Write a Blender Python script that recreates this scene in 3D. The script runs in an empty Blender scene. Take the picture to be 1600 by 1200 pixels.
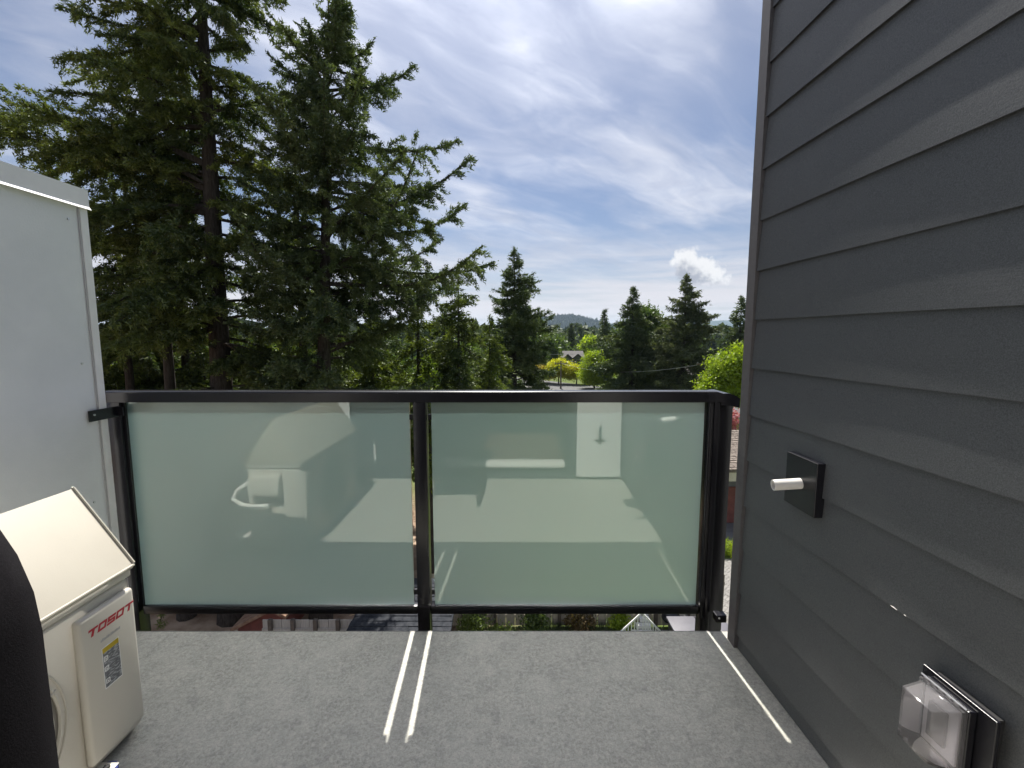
import bpy, bmesh, math, random
import numpy as np
from mathutils import Vector, Matrix, noise as mnoise

R = math.radians
scene = bpy.context.scene
col = scene.collection

# ------------------------------------------------------------------ camera
EYE = 1.314                                    # eye height above the balcony floor
cam_d = bpy.data.cameras.new('camera')
cam = bpy.data.objects.new('camera', cam_d)
col.objects.link(cam)
cam.location = (0, 0, EYE)
cam.rotation_euler = (R(90 - 6.196), 0, 0)
cam_d.sensor_width = 36
cam_d.lens = 15.75
cam_d.clip_start = 0.02
cam_d.clip_end = 30000
scene.camera = cam

# ------------------------------------------------------------------ sun and sky
SUN_EL = 55.5
SUN_AZ = math.atan2(-0.052, 1.0)               # angle from +Y towards +X
to_sun = Vector((math.sin(SUN_AZ) * math.cos(R(SUN_EL)), math.cos(SUN_AZ) * math.cos(R(SUN_EL)), math.sin(R(SUN_EL))))
sd = bpy.data.lights.new('sun', 'SUN')
sd.energy = 4.4
sd.angle = R(0.53)
sd.color = (1.0, 0.955, 0.88)
sun = bpy.data.objects.new('sun', sd)
col.objects.link(sun)
sun.rotation_euler = (-to_sun).to_track_quat('-Z', 'Y').to_euler()
sun.location = (0, 20, 40)

scene.view_settings.view_transform = 'Standard'
scene.view_settings.look = 'None'
scene.view_settings.exposure = 0.98
scene.view_settings.gamma = 1.0
scene.view_settings.use_curve_mapping = False

SKY_STRENGTH = 0.05
world = bpy.data.worlds.new('World')
scene.world = world
world.use_nodes = True
wn, wl = world.node_tree.nodes, world.node_tree.links
wn.clear()


class NB:
    """little helper for node graphs"""
    def __init__(s, nt):
        s.n, s.l = nt.nodes, nt.links

    def new(s, t, **kw):
        o = s.n.new(t)
        for k, v in kw.items():
            setattr(o, k, v)
        return o

    def put(s, sock, v):
        if hasattr(v, 'is_output') or isinstance(v, bpy.types.NodeSocket):
            s.l.new(v, sock)
        else:
            sock.default_value = v

    def math(s, op, a, b=None, c=None, clamp=False):
        o = s.new('ShaderNodeMath', operation=op, use_clamp=clamp)
        s.put(o.inputs[0], a)
        if b is not None: s.put(o.inputs[1], b)
        if c is not None: s.put(o.inputs[2], c)
        return o.outputs[0]

    def mapr(s, v, a, b, c=0.0, d=1.0, kind='SMOOTHSTEP'):
        o = s.new('ShaderNodeMapRange', interpolation_type=kind)
        s.put(o.inputs[0], v)
        o.inputs[1].default_value = a
        o.inputs[2].default_value = b
        o.inputs[3].default_value = c
        o.inputs[4].default_value = d
        return o.outputs[0]

    def mix(s, f, a, b, mode='MIX'):
        o = s.new('ShaderNodeMix', data_type='RGBA', blend_type=mode)
        s.put(o.inputs[0], f)
        s.put(o.inputs[6], a)
        s.put(o.inputs[7], b)
        return o.outputs[2]

    def comb(s, x, y, z):
        o = s.new('ShaderNodeCombineXYZ')
        s.put(o.inputs[0], x); s.put(o.inputs[1], y); s.put(o.inputs[2], z)
        return o.outputs[0]

    def noise(s, vec, scale, detail=4.0, rough=0.55, dist=0.0, color=False):
        o = s.new('ShaderNodeTexNoise')
        if vec is not None: s.put(o.inputs['Vector'], vec)
        o.inputs['Scale'].default_value = scale
        o.inputs['Detail'].default_value = detail
        o.inputs['Roughness'].default_value = rough
        o.inputs['Distortion'].default_value = dist
        return o.outputs['Color' if color else 'Fac']


def rgba(c):
    return (c[0], c[1], c[2], 1.0)


def build_sky():
    g = NB(world.node_tree)
    tc = g.new('ShaderNodeTexCoord')
    sep = g.new('ShaderNodeSeparateXYZ')
    g.l.new(tc.outputs['Generated'], sep.inputs[0])
    dx, dy, dz = sep.outputs
    sky = g.new('ShaderNodeTexSky', sky_type='NISHITA')
    sky.sun_disc = False
    sky.sun_elevation = R(SUN_EL)
    sky.sun_rotation = SUN_AZ
    sky.altitude = 60
    sky.air_density = 1.0
    sky.dust_density = 1.2
    sky.ozone_density = 1.6
    base = g.mix(1.0, sky.outputs[0], (SKY_STRENGTH,) * 3 + (1,), 'MULTIPLY')
    # cirrus sheets: noise laid out on a flat layer high above
    zc = g.math('MAXIMUM', dz, 0.0)
    zz = g.math('ADD', zc, 0.10)
    px = g.math('DIVIDE', dx, zz)
    py = g.math('DIVIDE', dy, zz)
    # rotate so that streaks run diagonally
    ca, sa = math.cos(R(38)), math.sin(R(38))
    ru = g.math('ADD', g.math('MULTIPLY', px, ca), g.math('MULTIPLY', py, sa))
    rv = g.math('SUBTRACT', g.math('MULTIPLY', py, ca), g.math('MULTIPLY', px, sa))
    vec1 = g.comb(g.math('MULTIPLY', ru, 0.75), g.math('MULTIPLY', rv, 1.35), 3.7)
    warp = g.noise(vec1, 1.1, 3, 0.5, color=True)
    wv = g.new('ShaderNodeVectorMath', operation='MULTIPLY_ADD')
    g.l.new(warp, wv.inputs[0])
    wv.inputs[1].default_value = (0.9, 0.9, 0.9)
    g.l.new(vec1, wv.inputs[2])
    n1 = g.noise(wv.outputs[0], 1.05, 8, 0.57, 0.25)
    vec2 = g.comb(g.math('MULTIPLY', ru, 0.9), g.math('MULTIPLY', rv, 3.0), 9.1)
    wv2 = g.new('ShaderNodeVectorMath', operation='MULTIPLY_ADD')
    g.l.new(warp, wv2.inputs[0])
    wv2.inputs[1].default_value = (1.3, 1.3, 1.3)
    g.l.new(vec2, wv2.inputs[2])
    n2 = g.noise(wv2.outputs[0], 1.5, 8, 0.62, 0.5)
    m1 = g.mapr(n1, 0.40, 0.78)
    m2 = g.mapr(n2, 0.42, 0.80)
    m = g.math('ADD', g.math('MULTIPLY', m1, 0.95), g.math('MULTIPLY', m2, 0.26), clamp=True)
    # thicker veil higher up, where the sheet is seen against the sun
    veil = g.mapr(dz, 0.22, 0.72)
    m = g.math('ADD', m, g.math('MULTIPLY', veil, 0.42), clamp=True)
    tone = g.noise(wv.outputs[0], 2.3, 5, 0.5)
    ccol = g.mix(g.mapr(tone, 0.3, 0.7), (0.235, 0.25, 0.30, 1), (0.39, 0.395, 0.43, 1))
    base = g.mix(1.0, base, (0.66, 0.715, 0.83, 1), 'MULTIPLY')
    # thin cloud scatters sunlight forwards: it brightens towards the sun
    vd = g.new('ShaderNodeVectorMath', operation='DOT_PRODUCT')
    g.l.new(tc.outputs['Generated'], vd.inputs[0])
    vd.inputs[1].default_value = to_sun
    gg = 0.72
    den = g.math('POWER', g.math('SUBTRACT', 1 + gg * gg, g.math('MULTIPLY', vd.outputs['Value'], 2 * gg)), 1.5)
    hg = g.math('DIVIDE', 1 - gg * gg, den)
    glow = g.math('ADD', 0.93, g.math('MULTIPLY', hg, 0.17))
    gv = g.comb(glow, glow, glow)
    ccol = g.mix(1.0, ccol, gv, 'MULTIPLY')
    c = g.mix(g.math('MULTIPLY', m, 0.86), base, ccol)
    # pale band of far cloud above the horizon
    hn = g.noise(g.comb(g.math('MULTIPLY', dx, 1.5), g.math('MULTIPLY', dy, 1.5), g.math('MULTIPLY', dz, 22)), 1.6, 5, 0.55, 0.2)
    band = g.math('MULTIPLY', g.mapr(dz, 0.25, 0.06), g.mapr(hn, 0.34, 0.58, 0.35, 1.0))
    c = g.mix(g.math('MULTIPLY', band, 0.9), c, (0.42, 0.40, 0.415, 1))
    # one small cumulus low over the trees
    yy = g.math('MAXIMUM', dy, 0.02)
    u = g.math('DIVIDE', dx, yy)
    v = g.math('DIVIDE', dz, yy)
    fl = g.noise(g.comb(g.math('MULTIPLY', u, 55), g.math('MULTIPLY', v, 55), 1.0), 1.0, 6, 0.62, 0.2)
    fl = g.math('SUBTRACT', fl, 0.5)
    f = None
    for (cu, cv, r, st) in [(0.366, 0.164, 0.022, 1), (0.384, 0.160, 0.030, 1), (0.392, 0.142, 0.036, 1), (0.418, 0.143, 0.033, 1), (0.443, 0.131, 0.024, 1), (0.466, 0.122, 0.013, 1)]:
        du = g.math('SUBTRACT', u, cu)
        dv = g.math('SUBTRACT', v, cv)
        d = g.math('SQRT', g.math('ADD', g.math('MULTIPLY', du, du), g.math('MULTIPLY', dv, dv)))
        e = g.math('SUBTRACT', r, d)
        f = e if f is None else g.math('SMOOTH_MAX', f, e, 0.012)
    f = g.math('ADD', f, g.math('MULTIPLY', fl, 0.050))
    f = g.math('MINIMUM', f, g.math('MULTIPLY', g.math('SUBTRACT', v, g.math('ADD', 0.106, g.math('MULTIPLY', fl, 0.014))), 0.9))
    cm = g.mapr(f, -0.004, 0.012)
    fl2 = g.noise(g.comb(g.math('MULTIPLY', u, 85), g.math('MULTIPLY', v, 85), 5.0), 1.0, 3, 0.5)
    vtop = g.math('SUBTRACT', 0.188, g.math('MULTIPLY', g.math('ABSOLUTE', g.math('SUBTRACT', u, 0.377)), 0.62))
    depth = g.math('ADD', g.math('SUBTRACT', vtop, v), g.math('MULTIPLY', g.math('SUBTRACT', fl2, 0.5), 0.045))
    cc = g.mix(g.mapr(depth, 0.012, 0.050), (0.47, 0.47, 0.475, 1), (0.215, 0.225, 0.26, 1))  # bright crown and shaded grey base are painted into the cloud colour
    c = g.mix(g.math('MULTIPLY', cm, g.mapr(dy, 0.05, 0.1)), c, cc)
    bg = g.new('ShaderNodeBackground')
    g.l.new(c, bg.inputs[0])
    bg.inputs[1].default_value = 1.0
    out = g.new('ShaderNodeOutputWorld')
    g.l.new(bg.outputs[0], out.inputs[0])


build_sky()
try:
    scene.cycles.max_bounces = 6
    scene.cycles.diffuse_bounces = 3
    scene.cycles.glossy_bounces = 3
    scene.cycles.transparent_max_bounces = 8
    scene.cycles.transmission_bounces = 5
    scene.cycles.volume_bounces = 0
    scene.cycles.sample_clamp_indirect = 6
except Exception:
    pass

# ------------------------------------------------------------------ materials
MATS = {}


def mat(name, base, rough=0.6, metallic=0.0, var=None, scale=20, detail=6, bump=0.0, bscale=None, spec=0.5, stretch=None, var2=None, scale2=3):
    """procedural principled: base colour broken by one or two noises, fine bump"""
    if name in MATS: return MATS[name]
    m = bpy.data.materials.new(name)
    m.use_nodes = True
    g = NB(m.node_tree)
    b = m.node_tree.nodes['Principled BSDF']
    b.inputs['Roughness'].default_value = rough
    b.inputs['Metallic'].default_value = metallic
    b.inputs['Specular IOR Level'].default_value = spec
    tc = g.new('ShaderNodeTexCoord')
    vec = tc.outputs['Object']
    if stretch:
        mp = g.new('ShaderNodeMapping')
        mp.inputs['Scale'].default_value = stretch
        g.l.new(vec, mp.inputs[0])
        vec = mp.outputs[0]
    c = rgba(base)
    if var:
        n = g.noise(vec, scale, detail, 0.6)
        c = g.mix(g.mapr(n, 0.32, 0.68), rgba(base), rgba(var))
    if var2:
        n2 = g.noise(vec, scale2, 4, 0.6)
        c = g.mix(g.mapr(n2, 0.40, 0.72), c, rgba(var2))
    g.put(b.inputs['Base Color'], c)
    if bump:
        nb = g.noise(vec, bscale or scale * 4, 5, 0.6)
        bp = g.new('ShaderNodeBump')
        bp.inputs['Strength'].default_value = bump
        bp.inputs['Distance'].default_value = 0.004
        g.l.new(nb, bp.inputs['Height'])
        g.l.new(bp.outputs[0], b.inputs['Normal'])
    MATS[name] = m
    return m


def leaf_mat(name, dark, light, trans=0.35):
    if name in MATS: return MATS[name]
    m = bpy.data.materials.new(name)
    m.use_nodes = True
    g = NB(m.node_tree)
    g.n.clear()
    at = g.new('ShaderNodeAttribute', attribute_name='tint')
    c = g.mix(at.outputs['Fac'], rgba(dark), rgba(light))
    d = g.new('ShaderNodeBsdfDiffuse')
    t = g.new('ShaderNodeBsdfTranslucent')
    gl = g.new('ShaderNodeBsdfGlossy')
    gl.inputs['Roughness'].default_value = 0.45
    gl.inputs['Color'].default_value = (0.8, 0.85, 0.8, 1)
    g.l.new(c, d.inputs[0])
    c2 = g.mix(1.0, c, (1.15, 1.25, 0.6, 1), 'MULTIPLY')
    g.l.new(c2, t.inputs[0])
    mx = g.new('ShaderNodeMixShader'); mx.inputs[0].default_value = trans
    g.l.new(d.outputs[0], mx.inputs[1]); g.l.new(t.outputs[0], mx.inputs[2])
    m2 = g.new('ShaderNodeMixShader'); m2.inputs[0].default_value = 0.035
    g.l.new(mx.outputs[0], m2.inputs[1]); g.l.new(gl.outputs[0], m2.inputs[2])
    o = g.new('ShaderNodeOutputMaterial')
    g.l.new(m2.outputs[0], o.inputs[0])
    MATS[name] = m
    return m


def frosted_mat():
    """etched inner face: part of the light goes on forwards, part is scattered all round; glossy on top"""
    m = bpy.data.materials.new('frosted glass'); m.use_nodes = True
    g = NB(m.node_tree); g.n.clear()
    tc = g.new('ShaderNodeTexCoord')
    n = g.noise(tc.outputs['Object'], 2.2, 4, 0.6)
    c = g.mix(g.mapr(n, 0.3, 0.7), (0.275, 0.43, 0.43, 1), (0.30, 0.455, 0.45, 1))
    sp = g.noise(tc.outputs['Object'], 38, 3, 0.7)
    c = g.mix(g.math('MULTIPLY', g.mapr(sp, 0.70, 0.78), 0.5), c, (0.86, 0.89, 0.87, 1))
    t = g.new('ShaderNodeBsdfTranslucent'); d = g.new('ShaderNodeBsdfDiffuse')
    g.l.new(c, t.inputs[0]); g.l.new(c, d.inputs[0])
    mx = g.new('ShaderNodeMixShader'); mx.inputs[0].default_value = 0.55
    g.l.new(d.outputs[0], mx.inputs[1]); g.l.new(t.outputs[0], mx.inputs[2])
    rf = g.new('ShaderNodeBsdfRefraction'); rf.inputs['Roughness'].default_value = 0.8; rf.inputs['IOR'].default_value = 1.45
    rf.inputs['Color'].default_value = (0.90, 0.92, 0.985, 1)
    m1 = g.new('ShaderNodeMixShader'); m1.inputs[0].default_value = 0.46
    g.l.new(mx.outputs[0], m1.inputs[1]); g.l.new(rf.outputs[0], m1.inputs[2])
    gl = g.new('ShaderNodeBsdfGlossy'); gl.inputs['Roughness'].default_value = 0.0
    gl.inputs['Color'].default_value = (0.93, 1.0, 0.96, 1)
    fr = g.new('ShaderNodeFresnel'); fr.inputs['IOR'].default_value = 2.3
    geo = g.new('ShaderNodeNewGeometry')
    f2 = g.math('MULTIPLY', fr.outputs[0], g.math('SUBTRACT', 1.0, geo.outputs['Backfacing']))
    m2 = g.new('ShaderNodeMixShader')
    g.l.new(f2, m2.inputs[0]); g.l.new(m1.outputs[0], m2.inputs[1]); g.l.new(gl.outputs[0], m2.inputs[2])
    o = g.new('ShaderNodeOutputMaterial'); g.l.new(m2.outputs[0], o.inputs[0])
    return m


def glass_back_mat():
    m = bpy.data.materials.new('glass outer face'); m.use_nodes = True
    g = NB(m.node_tree); g.n.clear()
    rf = g.new('ShaderNodeBsdfRefraction'); rf.inputs['Roughness'].default_value = 0.38; rf.inputs['IOR'].default_value = 1.45
    rf.inputs['Color'].default_value = (0.96, 0.975, 0.96, 1)
    o = g.new('ShaderNodeOutputMaterial'); g.l.new(rf.outputs[0], o.inputs[0])
    return m


def clear_plastic_mat():
    m = bpy.data.materials.new('clear plastic'); m.use_nodes = True
    g = NB(m.node_tree); g.n.clear()
    tr = g.new('ShaderNodeBsdfTransparent'); tr.inputs[0].default_value = (0.93, 0.92, 0.94, 1)
    d = g.new('ShaderNodeBsdfDiffuse'); d.inputs[0].default_value = (0.92, 0.90, 0.91, 1)
    t = g.new('ShaderNodeBsdfTranslucent'); t.inputs[0].default_value = (0.92, 0.90, 0.91, 1)
    a = g.new('ShaderNodeAddShader'); 
    mxd = g.new('ShaderNodeMixShader'); mxd.inputs[0].default_value = 0.5
    g.l.new(d.outputs[0], mxd.inputs[1]); g.l.new(t.outputs[0], mxd.inputs[2])
    mx = g.new('ShaderNodeMixShader'); mx.inputs[0].default_value = 0.15
    g.l.new(tr.outputs[0], mx.inputs[1]); g.l.new(mxd.outputs[0], mx.inputs[2])
    g.n.remove(a)
    gl = g.new('ShaderNodeBsdfGlossy'); gl.inputs['Roughness'].default_value = 0.08
    fr = g.new('ShaderNodeFresnel'); fr.inputs['IOR'].default_value = 1.5
    m2 = g.new('ShaderNodeMixShader')
    g.l.new(fr.outputs[0], m2.inputs[0]); g.l.new(mx.outputs[0], m2.inputs[1]); g.l.new(gl.outputs[0], m2.inputs[2])
    o = g.new('ShaderNodeOutputMaterial'); g.l.new(m2.outputs[0], o.inputs[0])
    return m


def siding_mat():
    m = bpy.data.materials.new('charcoal fibre cement'); m.use_nodes = True
    g = NB(m.node_tree); b = g.n['Principled BSDF']
    b.inputs['Roughness'].default_value = 0.5
    b.inputs['Specular IOR Level'].default_value = 0.55
    tc = g.new('ShaderNodeTexCoord')
    fine = g.noise(tc.outputs['Object'], 360, 4, 0.8)
    mid = g.noise(tc.outputs['Object'], 6, 5, 0.6)
    c = g.mix(g.mapr(fine, 0.3, 0.7), (0.054, 0.0575, 0.060, 1), (0.132, 0.137, 0.140, 1))
    c = g.mix(g.math('MULTIPLY', g.mapr(mid, 0.45, 0.75), 0.35), c, (0.112, 0.114, 0.116, 1))
    g.l.new(c, b.inputs['Base Color'])
    bp = g.new('ShaderNodeBump'); bp.inputs['Strength'].default_value = 0.35; bp.inputs['Distance'].default_value = 0.001
    mp = g.new('ShaderNodeMapping'); mp.inputs['Scale'].default_value = (300, 9, 150)
    g.l.new(tc.outputs['Object'], mp.inputs[0])
    grain = g.noise(mp.outputs[0], 1.0, 4, 0.6)
    stip = g.noise(tc.outputs['Object'], 260, 4, 0.65)
    g.l.new(g.math('ADD', g.math('MULTIPLY', stip, 0.8), g.math('MULTIPLY', grain, 0.5)), bp.inputs['Height'])
    g.l.new(bp.outputs[0], b.inputs['Normal'])
    return m


def deck_mat():
    m = bpy.data.materials.new('grey vinyl deck'); m.use_nodes = True
    g = NB(m.node_tree); b = g.n['Principled BSDF']
    b.inputs['Roughness'].default_value = 0.55
    b.inputs['Specular IOR Level'].default_value = 0.35
    tc = g.new('ShaderNodeTexCoord'); v = tc.outputs['Object']
    big = g.noise(v, 7.5, 5, 0.65, 0.8)
    mid = g.noise(v, 75, 7, 0.72, 0.5)
    fin = g.noise(v, 210, 5, 0.75, 0.8)
    c = g.mix(g.mapr(mid, 0.25, 0.75), (0.25, 0.243, 0.222, 1), (0.57, 0.55, 0.485, 1))
    c = g.mix(g.math('MULTIPLY', g.mapr(big, 0.34, 0.66), 0.55), c, (0.52, 0.505, 0.45, 1))
    blot = g.noise(v, 13, 6, 0.68, 1.0)
    c = g.mix(g.math('MULTIPLY', g.mapr(blot, 0.44, 0.70), 0.36), c, (0.225, 0.218, 0.20, 1))
    c = g.mix(g.math('MULTIPLY', g.mapr(fin, 0.44, 0.70), 0.50), c, (0.14, 0.137, 0.127, 1))
    g.l.new(c, b.inputs['Base Color'])
    bp = g.new('ShaderNodeBump'); bp.inputs['Strength'].default_value = 0.5; bp.inputs['Distance'].default_value = 0.0015
    g.l.new(g.noise(v, 240, 4, 0.6), bp.inputs['Height'])
    g.l.new(bp.outputs[0], b.inputs['Normal'])
    return m


M_SIDING = siding_mat()
M_DECK = deck_mat()
M_GLASS = frosted_mat()
M_GLASSBACK = glass_back_mat()
M_CLEAR = clear_plastic_mat()
M_BLACKMETAL = mat('black powder coat', (0.007, 0.007, 0.011), 0.27, 0.0, (0.010, 0.010, 0.014), 60, 4, 0.03, 500)
M_TRIM = mat('grey metal trim', (0.105, 0.099, 0.101), 0.5, 0.0, (0.122, 0.115, 0.116), 40, 4, 0.05, 300)
M_PART = mat('white painted panel', (0.80, 0.81, 0.81), 0.55, 0.0, (0.72, 0.735, 0.74), 2.2, 8, 0.3, 140)
M_PARTTRIM = mat('white trim', (0.82, 0.81, 0.80), 0.45, 0.0, (0.76, 0.75, 0.74), 8, 4, 0.05, 200)
M_AC = mat('cream enamel', (0.60, 0.57, 0.505), 0.36, 0.0, (0.57, 0.54, 0.48), 3, 4, 0.04, 200)
M_ACROOF = mat('cream painted steel cover', (0.51, 0.475, 0.40), 0.55, 0.0, (0.48, 0.445, 0.375), 4, 5, 0.06, 160)
M_DARK = mat('dark void', (0.01, 0.01, 0.011), 0.7)
M_RED = mat('red print', (0.48, 0.028, 0.045), 0.4)
M_GREYPRINT = mat('grey print', (0.42, 0.42, 0.43), 0.5)
M_WHITE = mat('white plastic', (0.82, 0.80, 0.76), 0.4, 0.0, (0.78, 0.75, 0.71), 30, 3)
M_FABRIC = mat('black fabric', (0.008, 0.0075, 0.009), 0.95, 0.0, (0.013, 0.0115, 0.014), 900, 3, 0.15, 1500, spec=0.12)
M_BLUE = mat('blue rubber', (0.03, 0.05, 0.22), 0.5)
M_STEEL = mat('zinc steel', (0.6, 0.6, 0.6), 0.3, 0.9)
M_BARK = mat('conifer bark', (0.034, 0.028, 0.024), 0.95, 0.0, (0.072, 0.063, 0.055), 7, 8, 0.9, 12, stretch=(3, 3, 0.6), spec=0.1)
M_BARK2 = mat('grey bark', (0.12, 0.10, 0.08), 0.95, 0.0, (0.07, 0.06, 0.05), 9, 6, 0.6, 14, spec=0.1)

# ------------------------------------------------------------------ object helpers


def tag(o, label=None, cat=None, group=None, kind=None):
    if label: o['label'] = label
    if cat: o['category'] = cat
    if group: o['group'] = group
    if kind: o['kind'] = kind
    return o


def empty(name, loc, label=None, cat=None, group=None):
    o = bpy.data.objects.new(name, None)
    o.empty_display_size = 0.1
    o.location = loc
    col.objects.link(o)
    return tag(o, label, cat, group)


def wloc(p):
    v = Vector((0, 0, 0))
    while p is not None:
        v += p.location
        p = p.parent
    return v


def link(name, me, m, parent=None, smooth=False, origin=None):
    """me is in world coordinates; moved so that it sits right under its parent"""
    o = bpy.data.objects.new(name, me)
    col.objects.link(o)
    if m is not None and len(me.materials) == 0:
        me.materials.append(m)
    base = wloc(parent)
    if origin is not None:
        me.transform(Matrix.Translation(-Vector(origin)))
        o.location = Vector(origin) - base
    elif parent is not None:
        me.transform(Matrix.Translation(-base))
    if parent is not None:
        o.parent = parent
    if smooth:
        me.polygons.foreach_set('use_smooth', np.ones(len(me.polygons), dtype=bool))
    return o


class MB:
    def __init__(s):
        s.v, s.f = [], []

    def add(s, vs, fs):
        o = len(s.v)
        s.v += [tuple(q) for q in vs]
        s.f += [tuple(i + o for i in q) for q in fs]
        return s

    def box(s, x0, x1, y0, y1, z0, z1):
        return s.add([(x0, y0, z0), (x1, y0, z0), (x1, y1, z0), (x0, y1, z0), (x0, y0, z1), (x1, y0, z1), (x1, y1, z1), (x0, y1, z1)],
                     [(0, 3, 2, 1), (4, 5, 6, 7), (0, 1, 5, 4), (1, 2, 6, 5), (2, 3, 7, 6), (3, 0, 4, 7)])

    def prism(s, poly, axis, a, b):
        """poly: 2d points in the two other axes (in x,y,z order)"""
        n = len(poly)
        def P(q, w):
            if axis == 'x': return (w, q[0], q[1])
            if axis == 'y': return (q[0], w, q[1])
            return (q[0], q[1], w)
        vs = [P(q, a) for q in poly] + [P(q, b) for q in poly]
        fs = [tuple(range(n)), tuple(range(2 * n - 1, n - 1, -1))]
        fs += [(i, (i + 1) % n + 0, (i + 1) % n + n, i + n)[::-1] for i in range(n)]
        return s.add(vs, fs)

    def tube(s, pts, rad, n=8, cap=True):
        pts = [Vector(p) for p in pts]
        if not hasattr(rad, '__len__'): rad = [rad] * len(pts)
        vs, fs = [], []
        ref = None
        for i, p in enumerate(pts):
            t = (pts[min(i + 1, len(pts) - 1)] - pts[max(i - 1, 0)]).normalized()
            if ref is None:
                ref = t.orthogonal().normalized()
            else:
                ref = (ref - t * ref.dot(t))
                ref = ref.normalized() if ref.length > 1e-6 else t.orthogonal().normalized()
            bi = t.cross(ref)
            for k in range(n):
                a = 2 * math.pi * k / n
                vs.append(p + (ref * math.cos(a) + bi * math.sin(a)) * rad[i])
        for i in range(len(pts) - 1):
            for k in range(n):
                a, b = i * n + k, i * n + (k + 1) % n
                fs.append((a, b, b + n, a + n))
        if cap:
            fs.append(tuple(range(n - 1, -1, -1)))
            fs.append(tuple(range((len(pts) - 1) * n, len(pts) * n)))
        return s.add(vs, fs)

    def mesh(s, name):
        me = bpy.data.meshes.new(name)
        me.from_pydata(s.v, [], s.f)
        bm = bmesh.new(); bm.from_mesh(me)
        bmesh.ops.recalc_face_normals(bm, faces=bm.faces)
        bm.to_mesh(me); bm.free()
        return me

    def build(s, name, m, parent=None, bevel=0.0, seg=2, smooth=False, origin=None):
        me = s.mesh(name)
        if bevel > 0:
            bm = bmesh.new(); bm.from_mesh(me)
            ed = [e for e in bm.edges if len(e.link_faces) == 2 and e.calc_face_angle(0) > 0.5]
            bmesh.ops.bevel(bm, geom=ed, offset=bevel, segments=seg, profile=0.5, affect='EDGES', clamp_overlap=True)
            bm.to_mesh(me); bm.free()
        o = link(name, me, m, parent, smooth, origin)
        if smooth:
            try:
                me.set_sharp_from_angle(angle=R(38))
            except Exception:
                pass
        return o


def box(name, m, parent, x0, x1, y0, y1, z0, z1, bevel=0.0, seg=2):
    return MB().box(x0, x1, y0, y1, z0, z1).build(name, m, parent, bevel, seg, smooth=bevel > 0)


# ------------------------------------------------------------------ terrain
GZ = -8.2


def smooth01(a, b, x):
    t = np.clip((x - a) / (b - a), 0, 1)
    return t * t * (3 - 2 * t)


def ground_h(x, y):
    r = np.sqrt(x * x + y * y)
    h = GZ + 8.0 * smooth01(190, 520, y) + 0.6 * np.sin(x * 0.021 + 1.1) * smooth01(90, 220, r) * np.cos(y * 0.017)
    h = h + 3.5 * smooth01(500, 1400, r)
    return h


def grid_mesh(name, xs, ys, fn):
    X, Y = np.meshgrid(xs, ys)
    Z = fn(X, Y)
    co = np.stack([X, Y, Z], -1).reshape(-1, 3)
    nx, ny = len(xs), len(ys)
    i = np.arange(nx * ny).reshape(ny, nx)
    q = np.stack([i[:-1, :-1], i[:-1, 1:], i[1:, 1:], i[1:, :-1]], -1).reshape(-1, 4)
    me = bpy.data.meshes.new(name)
    me.from_pydata(co.tolist(), [], q.tolist())
    me.polygons.foreach_set('use_smooth', np.ones(len(me.polygons), dtype=bool))
    return me


def ground_material():
    m = bpy.data.materials.new('ground'); m.use_nodes = True
    g = NB(m.node_tree); b = g.n['Principled BSDF']
    b.inputs['Roughness'].default_value = 0.95
    b.inputs['Specular IOR Level'].default_value = 0.1
    tc = g.new('ShaderNodeTexCoord'); v = tc.outputs['Object']
    n1 = g.noise(v, 0.09, 6, 0.6); n2 = g.noise(v, 2.5, 6, 0.65)
    grass = g.mix(g.mapr(n2, 0.3, 0.7), (0.055, 0.085, 0.022, 1), (0.11, 0.15, 0.04, 1))
    grass = g.mix(g.math('MULTIPLY', g.mapr(n1, 0.45, 0.7), 0.6), grass, (0.16, 0.15, 0.07, 1))
    dirt = g.mix(g.mapr(g.noise(v, 5, 6, 0.7), 0.35, 0.65), (0.11, 0.07, 0.045, 1), (0.34, 0.25, 0.18, 1))
    sep = g.new('ShaderNodeSeparateXYZ'); g.l.new(v, sep.inputs[0])
    near = g.math('MULTIPLY', g.mapr(sep.outputs[1], 30, 22), g.mapr(sep.outputs[0], 2.0, -3.0))
    c = g.mix(near, grass, dirt)
    g.l.new(c, b.inputs['Base Color'])
    bp = g.new('ShaderNodeBump'); bp.inputs['Strength'].default_value = 0.7; bp.inputs['Distance'].default_value = 0.05
    g.l.new(n2, bp.inputs['Height']); g.l.new(bp.outputs[0], b.inputs['Normal'])
    return m


def spread(vals):
    return np.array(sorted(set([-v for v in vals] + list(vals))), dtype=float)


axis_y = np.concatenate([[-9000, -3000, -900, -300, -120], np.arange(-60, 220, 10), np.arange(220, 700, 30), [750, 900, 1200, 1600, 2200, 3000, 4500, 7000, 12000]])
axis_x = spread([0, 10, 20, 30, 45, 60, 80, 100, 130, 170, 220, 300, 400, 550, 750, 1000, 1500, 2200, 3500, 6000, 12000])
ground = link('ground', grid_mesh('ground', axis_x, axis_y, ground_h), ground_material())
tag(ground, 'grassy and earthy ground reaching from below the balcony to the hills', kind='structure')


def hill_fn(cx, cy, w, d, hgt, seed, rough=0.10):
    def fn(X, Y):
        u = (X - cx) / w; v = (Y - cy) / d
        base = np.exp(-(u * u) * 1.6 - v * v * 2.2)
        n = 0
        for k, (fx, am) in enumerate([(2.1, .55), (4.7, .3), (9.3, .18), (19, .10)]):
            n = n + am * np.sin(fx * u * 2.3 + seed * 1.7 + k) * np.cos(fx * v * 1.7 + seed + 2 * k)
        return GZ - 25 + (hgt + 25 - GZ) * base * (1 + rough * n)
    return fn


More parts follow.
